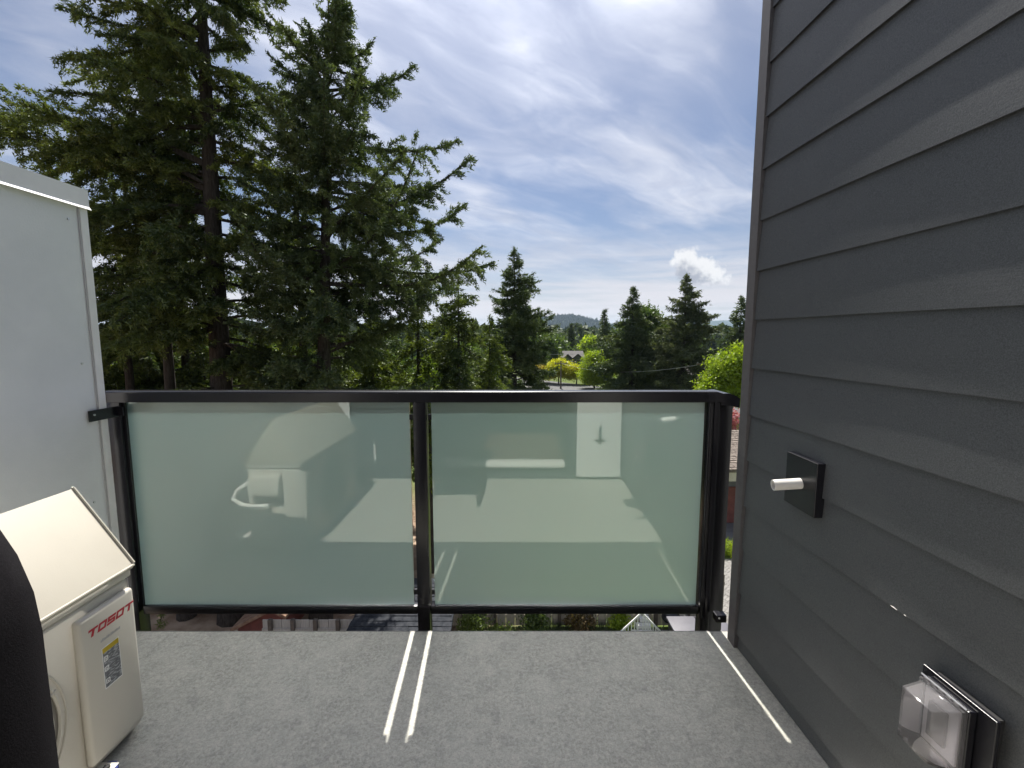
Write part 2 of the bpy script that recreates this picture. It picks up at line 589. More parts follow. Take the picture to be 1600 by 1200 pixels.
M_HILL = mat('forested hill', (0.028, 0.045, 0.024), 0.95, 0, (0.06, 0.085, 0.04), 0.02, 8, spec=0.05)
M_HILL2 = mat('far forested hill', (0.022, 0.038, 0.028), 0.95, 0, (0.036, 0.055, 0.034), 0.008, 8, spec=0.05)
HILLS = []
for (nm, cx, cy, w, d, hg, sd_, mt, lab) in [
        ('hill', 330, 3000, 620, 700, 118, 1.0, M_HILL, 'rounded wooded hill'),
        ('hill', -700, 3400, 900, 700, 70, 2.0, M_HILL, 'lower wooded hill behind the big firs'),
        ('hill', 1900, 3300, 900, 600, 40, 5.0, M_HILL, 'low wooded rise on the right'),
        ('far_hills', 3100, 6600, 2600, 900, 205, 3.0, M_HILL2, 'blue far ridge on the horizon'),
        ('far_hills', -2600, 6800, 3000, 900, 120, 4.0, M_HILL2, 'blue far ridge on the left horizon')]:
    fn = hill_fn(cx, cy, w, d, hg, sd_)
    xs = np.linspace(cx - 2.0 * w, cx + 2.0 * w, 90); ys = np.linspace(cy - 1.5 * d, cy + 1.5 * d, 40)
    o = link(nm, grid_mesh(nm, xs, ys, fn), mt)
    tag(o, lab, kind='structure')
    HILLS.append((fn, cx, cy, w, d))

# ------------------------------------------------------------------ balcony floor and building
rng = np.random.default_rng(7)
random.seed(7)


def wall_x(y):
    """right wall line; the wall runs back towards the house very slightly splayed"""
    return 0.945 + 0.0357 * (1.76 - y)


dk = MB()
dk.add([(-1.85, -0.10, 0), (wall_x(-0.10) + 0.12, -0.10, 0), (wall_x(1.868) + 0.05, 1.868, 0), (-1.85, 1.868, 0),
        (-1.85, -0.10, -0.02), (wall_x(-0.10) + 0.12, -0.10, -0.02), (wall_x(1.868) + 0.05, 1.868, -0.02), (-1.85, 1.868, -0.02)],
       [(0, 1, 2, 3), (7, 6, 5, 4), (0, 4, 5, 1), (1, 5, 6, 2), (2, 6, 7, 3), (3, 7, 4, 0)])
deck = dk.build('balcony_floor', M_DECK)
tag(deck, 'mottled grey vinyl balcony floor', kind='structure')
box('drip_edge', M_TRIM, deck, -1.85, 1.02, 1.8685, 1.876, -0.10, -0.002)
box('slab', M_TRIM, deck, -1.86, 1.05, -0.10, 1.868, -0.30, -0.022)
M_BUILD = mat('grey stucco', (0.35, 0.35, 0.35), 0.9, 0, (0.30, 0.30, 0.30), 5, 5, 0.3, 80)
bb = empty('apartment_building', (0, -3, GZ), 'dark apartment building body under and behind the balcony', 'building')
box('lower_wall', M_BUILD, bb, -7, 9, -9, -0.35, GZ, -0.31)
box('upper_wall', M_BUILD, bb, 1.3, 9, -9, 1.70, -0.306, 3.4)
box('pier', M_BUILD, bb, 1.12, 1.298, -0.02, 1.70, GZ, -0.306)

# room behind the open door, seen only as a dark mirror image in the panes
room = empty('room', (0, -1.5, 0.14), 'dim room behind the open balcony door', 'room')
M_ROOM = mat('room paint', (0.25, 0.24, 0.23), 0.9)
box('room_floor', mat('room floor', (0.14, 0.10, 0.07), 0.5), room, -2.0, 1.2, -4.0, -0.16, 0.05, 0.12)
box('room_ceiling', M_ROOM, room, -2.0, 1.2, -4.0, -0.16, 2.45, 2.5)
box('room_wall', M_ROOM, room, -2.0, 1.2, -4.06, -4.003, 0.05, 2.5)
box('room_wall', M_ROOM, room, -2.06, -2.003, -4.0, -0.16, 0.05, 2.5)
box('room_wall', M_ROOM, room, 1.203, 1.26, -4.0, -0.16, 0.05, 2.5)

# back wall with door opening
BW = -0.03
DX0, DX1 = -0.34, 0.48
bwall = empty('house_wall', (0, BW, 0), 'dark house wall around the balcony door, seen mirrored in the panes', 'wall')


M_BACK = mat('back wall charcoal', (0.055, 0.058, 0.064), 0.65, 0, (0.07, 0.073, 0.08), 300, 3, 0.2, 300)
for (x0, x1, z0, z1) in [(-1.85, DX0 - 0.004, 0.0, 3.0), (DX1 + 0.004, 1.04, 0.0, 3.0), (DX0, DX1, 2.2, 3.0), (DX0, DX1, 0.0, 0.115)]:
    box('wall_section', M_BACK, bwall, x0, x1, BW - 0.12, BW - 0.016, z0, z1)
for k in range(15):
    z0 = 0.10 + k * 0.187
    for (x0, x1) in [(-1.80, DX0 - 0.06), (DX1 + 0.06, 0.57)]:
        me = MB().prism([(BW - 0.013, z0), (BW - 0.001, z0), (BW - 0.010, z0 + 0.187), (BW - 0.013, z0 + 0.187)], 'x', x0, x1)
        me.build('board', M_BACK, bwall)
fr = empty('balcony_door', (-0.2, BW, 0.115), 'black framed balcony doorway with a pale sill', 'door')
box('jamb', M_BLACKMETAL, fr, DX0 - 0.055, DX0 - 0.002, BW - 0.10, BW + 0.014, 0.117, 2.2)
box('jamb', M_BLACKMETAL, fr, DX1 + 0.002, DX1 + 0.055, BW - 0.10, BW + 0.014, 0.117, 2.2)
box('lintel', M_BLACKMETAL, fr, DX0 - 0.055, DX1 + 0.055, BW - 0.10, BW + 0.014, 2.203, 2.26)
box('sill', M_WHITE, fr, DX0, DX1, BW - 0.12, BW + 0.022, 0.118, 0.158, 0.004)
pan = empty('closet_door', (0.785, BW, 0.03), 'white panel with a dark hook latch on the house wall, mirrored in the right pane', 'door')
box('panel_sheet', M_PARTTRIM, pan, 0.585, 0.985, BW + 0.002, BW + 0.022, 0.03, 1.9, 0.004)
box('latch_plate', M_BLACKMETAL, pan, 0.745, 0.845, BW + 0.0225, BW + 0.03, 0.365, 0.377)
MB().tube([(0.795, BW + 0.03, 0.35), (0.795, BW + 0.034, 0.47), (0.792, BW + 0.05, 0.50), (0.80, BW + 0.06, 0.48)], 0.012, 8).build('latch', M_BLACKMETAL, pan, smooth=True)
rp = box('return_panel', M_PARTTRIM, None, -1.745, -1.455, BW + 0.002, BW + 0.03, 0.19, 2.2)
tag(rp, 'narrow white panel in the back left corner of the balcony, mirrored behind the air conditioner', 'panel')
hb = MB().tube([(-1.24, BW + 0.03, 0.19), (-1.24, BW + 0.03, 0.33)], 0.011, 8).build('wall_pipe', M_WHITE, None, smooth=True)
tag(hb, 'short white upright pipe on the house wall, mirrored in the left pane', 'pipe')

# ------------------------------------------------------------------ right siding wall
sw = empty('siding_wall', (0.96, 0.9, 0), 'dark charcoal lap siding wall along the right side of the balcony', 'wall')
Y0, Y1 = -0.03, 1.762
core = MB()
core.add([(wall_x(Y0) + 0.022, Y0, -0.30), (wall_x(1.80) + 0.022, 1.80, -0.30), (1.14, 1.80, -0.30), (1.14, Y0, -0.30),
          (wall_x(Y0) + 0.022, Y0, 3.2), (wall_x(1.80) + 0.022, 1.80, 3.2), (1.14, 1.80, 3.2), (1.14, Y0, 3.2)],
         [(0, 3, 2, 1), (4, 5, 6, 7), (0, 1, 5, 4), (1, 2, 6, 5), (2, 3, 7, 6), (3, 0, 4, 7)])
core.build('wall_core', M_DARK, sw)
STEP = 0.187
for k in range(-7, 10):
    zb = 1.373 + k * STEP                   # bottom edge of this board
    ny, nz = 40, 8
    vs, fs = [], []
    ph = random.uniform(0, 6.28)
    for i in range(ny + 1):
        y = Y0 + (Y1 - Y0) * i / ny
        wob = 0.0011 * math.sin(2.3 * y + ph) + 0.0006 * math.sin(6.1 * y + 2 * ph)
        zw = 0.0010 * math.sin(1.7 * y + ph * 1.3) + 0.0005 * math.sin(9.0 * y + ph)
        X = wall_x(y)
        # outer face, bottom to top (outwards is -x), slight crown across the board
        for j in range(nz + 1):
            t = j / nz
            z = zb + zw + t * (STEP + 0.024)
            off = 0.0105 * t - 0.0010 * math.sin(math.pi * t) * (1 + 0.5 * math.sin(3 * y + ph))
            vs.append((X + off + wob * (1 - t), y, z))
        # underside and back
        vs.append((X + 0.0095 + wob * 0.3, y, zb + zw + 0.0008))
        vs.append((X + 0.0195, y, zb + zw + 0.0008))
        vs.append((X + 0.0195, y, zb + zw + STEP + 0.024))
    m_ = nz + 4
    for i in range(ny):
        for j in range(m_):
            a = i * m_ + j; b = i * m_ + (j + 1) % m_
            fs.append((a, b, b + m_, a + m_))
    fs.append(tuple(range(m_))[::-1]); fs.append(tuple(range(ny * m_, ny * m_ + m_)))
    bd = MB().add(vs, fs).build('board', M_SIDING, sw)
    # boards lap: the upper board's lower edge stands proud of the one below
for (cy_, cz_, ln) in [(1.060, 0.6262, 0.020), (1.035, 0.6260, 0.007)]:
    MB().tube([(wall_x(cy_) - 0.0006, cy_, cz_), (wall_x(cy_) - 0.0012, cy_ + ln * 0.5, cz_ + 0.0012), (wall_x(cy_) - 0.0004, cy_ + ln, cz_)], [0.0005, 0.0012, 0.0004], 5).build('paint_chip', M_WHITE, sw)
bs = MB()
bs.add([(wall_x(Y0) + 0.006, Y0, 0.003), (wall_x(Y1) + 0.006, Y1, 0.003), (wall_x(Y1) + 0.013, Y1, 0.075), (wall_x(Y0) + 0.013, Y0, 0.075), (wall_x(Y0) + 0.0205, Y0, 0.003), (wall_x(Y1) + 0.0205, Y1, 0.003), (wall_x(Y1) + 0.0205, Y1, 0.075), (wall_x(Y0) + 0.0205, Y0, 0.075)],
       [(0, 1, 2, 3), (7, 6, 5, 4), (0, 4, 5, 1), (1, 5, 6, 2), (2, 6, 7, 3), (3, 7, 4, 0)])
bs.build('starter_strip', M_SIDING, sw)
tr = MB()
tr.prism([(0.938, 1.762 + 0.002), (0.9385, 1.822), (1.03, 1.826), (1.03, 1.823), (0.9415, 1.819), (0.941, 1.766), (0.957, 1.766), (0.957, 1.7635)], 'z', 0.0, 3.2)
tr.build('corner_trim', M_TRIM, sw)
box('j_channel', M_DARK, sw, 0.9435, 0.962, 1.7655, 1.80, 0.002, 3.19)

# ------------------------------------------------------------------ left partition
pt = empty('privacy_partition', (-1.80, 1.0, 0), 'tall white privacy partition with metal cap on the left side of the balcony', 'partition')
PX = -1.75
box('sheet', M_PART, pt, PX - 0.07, PX, -0.02, 1.872, 0.0, 1.835)
box('edge_trim', M_PARTTRIM, pt, PX - 0.075, PX + 0.006, 1.873, 1.905, 0.0, 1.830)
box('edge_bead', mat('grey bead', (0.45, 0.44, 0.45), 0.5), pt, PX + 0.0015, PX + 0.004, 1.866, 1.8728, 0.0, 1.828)  # narrow strip, greyer than the sheet and trim beside it
cp = MB()
cp.prism([(PX - 0.09, 1.82), (PX - 0.09, 1.905), (PX + 0.010, 1.905), (PX + 0.010, 1.838), (PX + 0.0185, 1.826), (PX + 0.017, 1.8235), (PX + 0.0065, 1.834), (PX + 0.0065, 1.901), (PX - 0.087, 1.901), (PX - 0.087, 1.82)], 'y', -0.02, 1.912)
cp.build('metal_cap', M_PARTTRIM, pt)
for (sy, sz) in [(1.845 - 0.02, 1.77), (1.82, 1.20), (1.81, 0.62), (1.3, 1.77), (1.3, 1.2)]:
    MB().tube([(PX, sy, sz), (PX + 0.004, sy, sz)], 0.0045, 8).build('screw', M_STEEL, pt)

# ------------------------------------------------------------------ railing
GY = 1.985
rl = empty('balcony_railing', (-0.45, 1.98, 0), 'black metal balcony railing with two frosted glass panes', 'railing')
tp = MB()
tp.prism([(1.953, 1.020), (1.953, 1.062), (1.956, 1.0665), (1.962, 1.0685), (2.012, 1.0685), (2.018, 1.0665), (2.021, 1.062), (2.021, 1.020)], 'x', -1.812, 0.905)
tp.build('top_rail', M_BLACKMETAL, rl)
# end cap that slopes down and a short return towards the wall corner
er = MB()
er.prism([(0.9055, 1.022), (0.9055, 1.0665), (0.925, 1.061), (0.935, 1.0565), (0.935, 1.022)], 'y', 1.955, 2.019)
er.build('rail_end', M_BLACKMETAL, rl)
arch = [(0.9355, 1.0535)] + [(0.9355 + 0.085 * t, 1.0535 + 0.006 * math.sin(math.pi * t) - 0.02 * t * t) for t in (0.2, .4, .6, .8, 1.0)] + [(1.0205, 0.99), (0.985, 1.0), (0.9355, 1.003)]
MB().prism(arch, 'y', 1.985, 2.135).build('wall_return', M_BLACKMETAL, rl)
box('bottom_rail', M_BLACKMETAL, rl, -1.722, -0.442, 1.966, 2.006, 0.018, 0.057, 0.002)
box('bottom_rail', M_BLACKMETAL, rl, -0.379, 0.872, 1.966, 2.006, 0.018, 0.057, 0.002)
box('post', M_BLACKMETAL, rl, -1.795, -1.735, 1.956, 2.016, -0.30, 1.0195, 0.002)
box('glazing_channel', M_BLACKMETAL, rl, -1.734, -1.7235, 1.972, 1.999, 0.058, 1.019)
box('post', M_BLACKMETAL, rl, -0.4385, -0.3815, 1.956, 2.014, -0.30, 1.0195, 0.002)
box('post', M_BLACKMETAL, rl, 0.885, 0.926, 1.972, 2.03, -0.30, 1.0195, 0.002)
box('wall_post', M_BLACKMETAL, rl, 0.958, 1.036, 2.075, 2.135, -0.30, 1.0195, 0.002)
box('glazing_channel', M_BLACKMETAL, rl, 0.874, 0.8845, 1.960, 2.01, 0.0, 1.0195, 0.002)
box('groove', M_BLACKMETAL, rl, 0.900, 0.910, 1.965, 1.9715, 0.0, 1.019)
for (x0, x1) in [(-1.7225, -0.4590), (-0.3620, 0.8620)]:
    pane = box('glass_pane', M_GLASS, rl, x0, x1, GY - 0.004, GY + 0.004, 0.052, 1.030)
    pane.data.materials.append(M_GLASSBACK)
    for p_ in pane.data.polygons:
        p_.material_index = 0 if p_.normal.y < -0.5 else 1
    tag(pane, 'left frosted pane' if x0 < -1 else 'right frosted pane')
for xx in (-0.452, -0.368):
    for zz in (0.12, 0.95):
        box('clip', M_BLACKMETAL, rl, xx - 0.0075, xx + 0.0075, GY - 0.0065, GY + 0.0065, zz - 0.012, zz + 0.012)
# strap bracket to the partition
br = empty('rail_bracket', (-1.74, 1.86, 0.98), 'black steel strap fixing the railing to the white partition', 'bracket')
MB().box(PX + 0.0065, PX + 0.0115, 1.818, 1.957, 0.958, 1.004).box(PX + 0.0065, -1.715, 1.949, 1.9555, 0.962, 1.000).build('strap', M_BLACKMETAL, br)
MB().tube([(PX + 0.0115, 1.838, 0.985), (PX + 0.016, 1.838, 0.985)], 0.004, 8).build('bolt', M_STEEL, br)
fb = empty('post_foot_bracket', (0.97, 1.93, 0.02), 'small black bolted bracket at the foot of the right end post', 'bracket')
MB().box(0.936, 0.985, 1.925, 1.965, 0.002, 0.038).build('angle', M_BLACKMETAL, fb, 0.004)
MB().tube([(0.948, 1.9248, 0.026), (0.948, 1.920, 0.026)], 0.004, 8).build('bolt', M_STEEL, fb)

# ------------------------------------------------------------------ air conditioner
ac = empty('air_conditioner', (-1.41, 0.93, 0), 'cream outdoor air conditioner unit with a gabled metal cover against the white partition', 'air conditioner')
AX0, AX1, AY0, AY1 = -1.57, -1.25, 0.47, 1.385
body = MB().box(AX0, AX1, AY0, AY1, 0.035, 0.532).build('body', M_AC, ac, 0.012, 3, smooth=True)
box('top_lid', M_AC, ac, AX0 - 0.004, AX1 + 0.004, AY0 - 0.004, AY1 + 0.004, 0.534, 0.556, 0.004)
rf = MB()
rf.prism([(AX0 - 0.012, 0.558), (AX0 - 0.012, 0.572), (-1.41, 0.826), (AX1 + 0.012, 0.572), (AX1 + 0.012, 0.558)], 'y', 0.45, 1.392)
rfo = rf.build('gable_cover', M_ACROOF, ac, 0.003, 2, smooth=True)
# folded hems along the gable edges and the eave
def hem(p, q, r):
    MB().tube([p, q], r, 6).build('hem', M_ACROOF, rfo, smooth=True)
hem((AX1 + 0.0135, 0.46, 0.569), (AX1 + 0.0135, 1.392, 0.569), 0.0042)
hem((-1.41, 1.395, 0.828), (AX1 + 0.012, 1.395, 0.574), 0.0042)
hem((-1.41, 1.395, 0.828), (AX0 - 0.012, 1.395, 0.574), 0.0042)
box('base_pan', M_AC, ac, AX0 + 0.004, AX1 - 0.004, AY0 + 0.004, AY1 - 0.004, 0.018, 0.034)
fp = MB().box(AX1 - 0.004, AX1 + 0.021, 1.186, 1.376, 0.045, 0.505).build('front_panel', M_AC, ac, 0.0165, 4, smooth=True)
# corner post seam
MB().box(AX1 - 0.002, AX1 + 0.0018, 1.3775, 1.3795, 0.05, 0.53).build('seam', M_GREYPRINT, ac)
# fan opening
FC = Vector((AX1, 0.905, 0.275))
def ring(r, rr, x, name, m, par, n=48):
    pts = [(x, FC.y + r * math.cos(a), FC.z + r * math.sin(a)) for a in [2 * math.pi * i / n for i in range(n + 1)]]
    return MB().tube(pts, rr, 6, cap=False).build(name, m, par, smooth=True)
gr = MB().tube([(AX1 + 0.0004, FC.y, FC.z), (AX1 + 0.0012, FC.y, FC.z)], 0.222, 48).build('fan_opening', mat('fan recess', (0.20, 0.19, 0.17), 0.6), ac)
ring(0.245, 0.0035, AX1 + 0.001, 'rim', M_AC, gr)
ring(0.2245, 0.006, AX1 + 0.004, 'rim', M_AC, gr)
for i in range(1, 9):
    ring(0.024 * i + 0.006, 0.0022, AX1 + 0.012 + 0.004 * (1 - i / 9), 'grille_ring', M_AC, gr)
for i in range(6):
    a = math.pi * 2 * i / 6 + 0.35
    MB().tube([(AX1 + 0.014, FC.y + 0.02 * math.cos(a), FC.z + 0.02 * math.sin(a)), (AX1 + 0.008, FC.y + 0.232 * math.cos(a), FC.z + 0.232 * math.sin(a))], 0.0028, 6).build('grille_bar', M_AC, gr)
for i in range(3):
    a = 2 * math.pi * i / 3
    q = []
    for t in (0, 1):
        for da, dz_ in ((-0.5, -0.002), (0.5, 0.004)):
            r = 0.03 + 0.17 * t
            aa = a + da * (1 - 0.35 * t)
            q.append((AX1 + 0.003 + (0.002 if da > 0 else 0), FC.y + r * math.cos(aa), FC.z + r * math.sin(aa)))
    MB().add([q[0], q[1], q[3], q[2]], [(0, 1, 2, 3)]).build('fan_blade', mat('fan grey', (0.3, 0.3, 0.31), 0.5), gr)

# red block lettering, slanted, made of strokes on the panel
def lettering(text, y0, z0, hgt, slant, m, parent, x, name):
    w, th, gap = hgt * 1.28, hgt * 0.26, hgt * 0.26
    mb = MB()
    def bar(u0, u1, v0, v1, cy):
        P = lambda u, v: (cy + u + v * slant, z0 + v)
        q = [P(u0, v0), P(u1, v0), P(u1, v1), P(u0, v1)]
        mb.prism(q, 'x', x, x + 0.0006)
    cy = y0
    for ch in text:
        if ch == 'T':
            bar(0, w, hgt - th, hgt, cy); bar(w * .42, w * .42 + th * 1.25, 0, hgt - th, cy)
        elif ch == 'O':
            bar(0, th, 0, hgt, cy); bar(w * .9 - th, w * .9, 0, hgt, cy)
            bar(th, w * .9 - th, 0, th, cy); bar(th, w * .9 - th, hgt - th, hgt, cy)
        elif ch == 'S':
            bar(0, w * .9, hgt - th, hgt, cy); bar(0, w * .9, 0, th, cy); bar(0, w * .9, hgt * .5 - th * .5, hgt * .5 + th * .5, cy)
            bar(0, th, hgt * .5 + th * .5, hgt - th, cy); bar(w * .9 - th, w * .9, th, hgt * .5 - th * .5, cy)
        cy += w * (1.0 if ch == 'T' else 0.9) + gap * 0.55
    return mb.build(name, m, parent)
lettering('TOSOT', 1.207, 0.437, 0.0235, 0.35, M_RED, fp, AX1 + 0.0212, 'lettering')
sl = MB()
for i in range(14):
    yy = 1.248 + i * 0.0048
    sl.box(AX1 + 0.0212, AX1 + 0.0217, yy, yy + 0.0032, 0.4005, 0.4005 + (0.0085 if i % 3 else 0.0065))
sl.build('small_lettering', M_GREYPRINT, fp)


def label_mat():
    m = bpy.data.materials.new('rating label print'); m.use_nodes = True
    g = NB(m.node_tree); b = g.n['Principled BSDF']
    b.inputs['Roughness'].default_value = 0.35
    tc = g.new('ShaderNodeTexCoord')
    mp = g.new('ShaderNodeMapping'); mp.inputs['Scale'].default_value = (1, 90, 260)
    g.l.new(tc.outputs['Object'], mp.inputs[0])
    n = g.noise(mp.outputs[0], 1.0, 2, 0.5)
    g.l.new(g.mix(g.mapr(n, 0.45, 0.62), (0.12, 0.125, 0.14, 1), (0.36, 0.37, 0.39, 1)), b.inputs['Base Color'])
    return m
lb = box('rating_label', mat('label white', (0.8, 0.8, 0.8), 0.4), fp, AX1 + 0.0211, AX1 + 0.0216, 1.247, 1.306, 0.249, 0.380)
box('label_print', label_mat(), lb, AX1 + 0.0216, AX1 + 0.0219, 1.249, 1.304, 0.252, 0.362)
box('caution_band', mat('yellow print', (0.52, 0.38, 0.02), 0.4), lb, AX1 + 0.0216, AX1 + 0.0219, 1.249, 1.304, 0.3625, 0.378)
for zz in (0.335, 0.303, 0.264):
    ic = MB()
    for (a0, a1, b0, b1) in [(0, .014, .012, .0145), (0, .014, 0, .0025), (0, .0025, .0025, .012), (.0115, .014, .0025, .012), (.005, .009, .004, .0085)]:
        ic.box(AX1 + 0.0219, AX1 + 0.0222, 1.2505 + a0, 1.2505 + a1, zz + b0, zz + b1)
    ic.build('pictogram', MATS['label white'], lb)
# feet
for fy in (0.60, 1.215):
    ft = MB().box(AX0 - 0.03, AX1 + 0.05, fy - 0.021, fy + 0.021, 0.014, 0.0178).build('foot', M_STEEL if False else M_AC, ac, 0.001)
    MB().tube([(AX1 + 0.026, fy, 0.0), (AX1 + 0.026, fy, 0.0138)], [0.030, 0.030], 14).build('rubber_pad', M_BLUE, ft)
    MB().tube([(AX0 - 0.006, fy, 0.0), (AX0 - 0.006, fy, 0.0138)], [0.030, 0.030], 14).build('rubber_pad', M_BLUE, ft)
    MB().tube([(AX1 + 0.03, fy, 0.018), (AX1 + 0.03, fy, 0.026)], 0.009, 6).build('nut', M_DARK, ft)
# railing end: valve cover, loop of pipe, lower valve box
vc = MB().prism([(1.386, 0.365), (1.386, 0.50), (1.425, 0.495), (1.445, 0.40), (1.44, 0.375)], 'x', -1.54, -1.36).build('valve_cover', M_AC, ac, 0.006, 2, smooth=True)
MB().tube([(-1.55, 1.40, 0.45), (-1.61, 1.42, 0.41), (-1.63, 1.43, 0.36), (-1.58, 1.43, 0.325), (-1.50, 1.43, 0.315), (-1.43, 1.42, 0.32)], 0.014, 8).build('pipe_loop', M_WHITE, ac, smooth=True)
MB().box(-1.53, -1.35, 1.386, 1.43, 0.06, 0.27).build('valve_box', M_AC, ac, 0.008, 2, smooth=True)
MB().tube([(-1.53, 1.42, 0.20), (-1.60, 1.43, 0.17), (-1.66, 1.44, 0.10), (-1.69, 1.40, 0.04), (-1.70, 1.2, 0.03), (-1.70, 0.4, 0.03), (-1.70, 0.0, 0.03)], 0.022, 8).build('insulated_pipe', M_WHITE, ac, smooth=True)

# ------------------------------------------------------------------ wall fittings
wp = empty('vent_plate', (0.955, 1.418, 0.835), 'black square cover plate with a short white pipe on the siding wall', 'plate')
WX = wall_x(1.418)
MB().box(WX - 0.019, WX + 0.012, 1.341, 1.494, 0.748, 0.921).build('plate', M_BLACKMETAL, wp, 0.002)
pp = MB()
p0, p1 = Vector((WX - 0.018, 1.414, 0.835)), Vector((WX - 0.102, 1.424, 0.826))
n = 20
ax = (p1 - p0).normalized(); e1 = ax.cross(Vector((0, 0, 1))).normalized(); e2 = ax.cross(e1)
vs = []
for (c, r) in [(p0, 0.0175), (p1, 0.0175), (p1, 0.0138), (p0, 0.0138)]:
    for k in range(n):
        a = 2 * math.pi * k / n
        vs.append(c + (e1 * math.cos(a) + e2 * math.sin(a)) * r)
fs = []
for i in range(3):
    for k in range(n):
        fs.append((i * n + k, i * n + (k + 1) % n, (i + 1) * n + (k + 1) % n, (i + 1) * n + k))
MB().add(vs, fs).build('pipe', M_WHITE, wp, smooth=True)

ob = empty('outlet_box', (0.95, 0.885, 0.47), 'weatherproof electrical outlet with a clear bubble cover on a black mount', 'outlet')
OX = 0.962
MB().box(OX - 0.012, OX - 0.003, 0.800, 0.960, 0.36, 0.560).build('mount_plate', M_BLACKMETAL, ob, 0.0015)
MB().box(OX - 0.0028, wall_x(0.8) + 0.012, 0.815, 0.945, 0.37, 0.550).build('spacer', M_DARK, ob)
MB().box(OX - 0.0345, OX - 0.0302, 0.848, 0.925, 0.412, 0.537).build('gasket', mat('light grey gasket', (0.62, 0.60, 0.60), 0.6), ob, 0.001)
MB().box(OX - 0.030, OX - 0.0125, 0.835, 0.938, 0.400, 0.549).build('base_frame', M_BLACKMETAL, ob, 0.003)
MB().box(OX - 0.043, OX - 0.0347, 0.868, 0.908, 0.435, 0.515).build('receptacle', mat('receptacle grey', (0.05, 0.05, 0.048), 0.5), ob, 0.002)
# clear cover: a tapered shell, open towards the wall
cv = MB()
def ringpts(x, y0, y1, z0, z1):
    return [(x, y0, z0), (x, y1, z0), (x, y1, z1), (x, y0, z1)]
rings = [ringpts(OX - 0.031, 0.836, 0.937, 0.401, 0.548), ringpts(OX - 0.041, 0.836, 0.937, 0.401, 0.548), ringpts(OX - 0.042, 0.842, 0.931, 0.406, 0.543),
         ringpts(OX - 0.092, 0.850, 0.921, 0.418, 0.538), ringpts(OX - 0.0895, 0.8525, 0.9185, 0.4205, 0.5355), ringpts(OX - 0.0415, 0.845, 0.928, 0.409, 0.540), ringpts(OX - 0.031, 0.845, 0.928, 0.409, 0.540)]
vs = [p for r_ in rings for p in r_]
fs = []
for i in range(len(rings) - 1):
    if i == 3: continue
    for k in range(4):
        fs.append((i * 4 + k, i * 4 + (k + 1) % 4, (i + 1) * 4 + (k + 1) % 4, (i + 1) * 4 + k))
fs.append((12, 13, 14, 15)); fs.append((19, 18, 17, 16))
cv.add(vs, fs)
cvo = cv.build('clear_cover', M_CLEAR, ob, 0.002, 2, smooth=True)
for i in range(5):
    MB().tube([(OX - 0.036, 0.850 + i * 0.017, 0.5495), (OX - 0.036, 0.860 + i * 0.017, 0.5495)], 0.0045, 8).build('hinge_knuckle', M_CLEAR, cvo, smooth=True)
MB().tube([(OX - 0.034, 0.836, 0.5535), (OX - 0.034, 0.938, 0.5535)], 0.0022, 6).build('hinge_pin', M_STEEL, cvo)

# ------------------------------------------------------------------ chair (its back fills the bottom left corner)
ch = empty('padded_chair', (-0.42, 0.30, 0), 'black fabric high-back padded chair right beside the viewer, bottom left corner', 'chair')
def rounded_rect(x0, x1, z0, z1, r, n=8):
    out = []
    for (cx, cz, a0) in [(x1 - r, z1 - r, 0), (x0 + r, z1 - r, 90), (x0 + r, z0 + r, 180), (x1 - r, z0 + r, 270)]:
        for i in range(n + 1):
            a = R(a0 + 90 * i / n)
            out.append((cx + r * math.cos(a), cz + r * math.sin(a)))
    return out
bk = MB()
secs = [(0.135, 0.020), (0.142, 0.006), (0.155, 0.0), (0.19, 0.0), (0.203, 0.006), (0.21, 0.02)]
loops = []
for (y, ins) in secs:
    loops.append([(x, y, z) for (x, z) in rounded_rect(-0.68 + ins, -0.2215 - ins, 0.56 + ins, 1.278 - ins, 0.10)])
nl = len(loops[0]); vs = [p for l in loops for p in l]; fs = [tuple(range(nl)), tuple(range(len(vs) - 1, len(vs) - nl - 1, -1))]
for i in range(len(loops) - 1):
    for k in range(nl):
        fs.append((i * nl + k, i * nl + (k + 1) % nl, (i + 1) * nl + (k + 1) % nl, (i + 1) * nl + k))
bk.add(vs, fs).build('backrest', M_FABRIC, ch, smooth=True)
MB().box(-0.68, -0.24, 0.215, 0.66, 0.40, 0.48).build('seat', M_FABRIC, ch, 0.03, 3, smooth=True)
for lx in (-0.66, -0.26):
    for ly in (0.20, 0.63):
        MB().tube([(lx, ly, 0.0), (lx, ly, 0.41)], 0.013, 8).build('leg', M_BLACKMETAL, ch, smooth=True)
    MB().tube([(lx, 0.20, 0.40), (lx, 0.19, 0.65)], 0.013, 8).build('back_support', M_BLACKMETAL, ch, smooth=True)

# ------------------------------------------------------------------ vegetation builders


def tri_object(name, co, tint, m, parent, origin, kind='stuff'):
    """co: (N,3,3) world triangles"""
    n = len(co)
    me = bpy.data.meshes.new(name)
    me.vertices.add(3 * n)
    me.vertices.foreach_set('co', (co - np.array(origin, dtype=float)).astype(np.float32).ravel())
    me.loops.add(3 * n)
    me.loops.foreach_set('vertex_index', np.arange(3 * n, dtype=np.int32))
    me.polygons.add(n)
    me.polygons.foreach_set('loop_start', np.arange(0, 3 * n, 3, dtype=np.int32))
    me.update(calc_edges=True)
    at = me.attributes.new('tint', 'FLOAT', 'FACE')
    at.data.foreach_set('value', tint.astype(np.float32))
    me.materials.append(m)
    o = bpy.data.objects.new(name, me)
    col.objects.link(o)
    o.parent = parent
    if kind: o['kind'] = kind
    return o


def norm(a):
    return a / np.maximum(np.linalg.norm(a, axis=-1, keepdims=True), 1e-9)


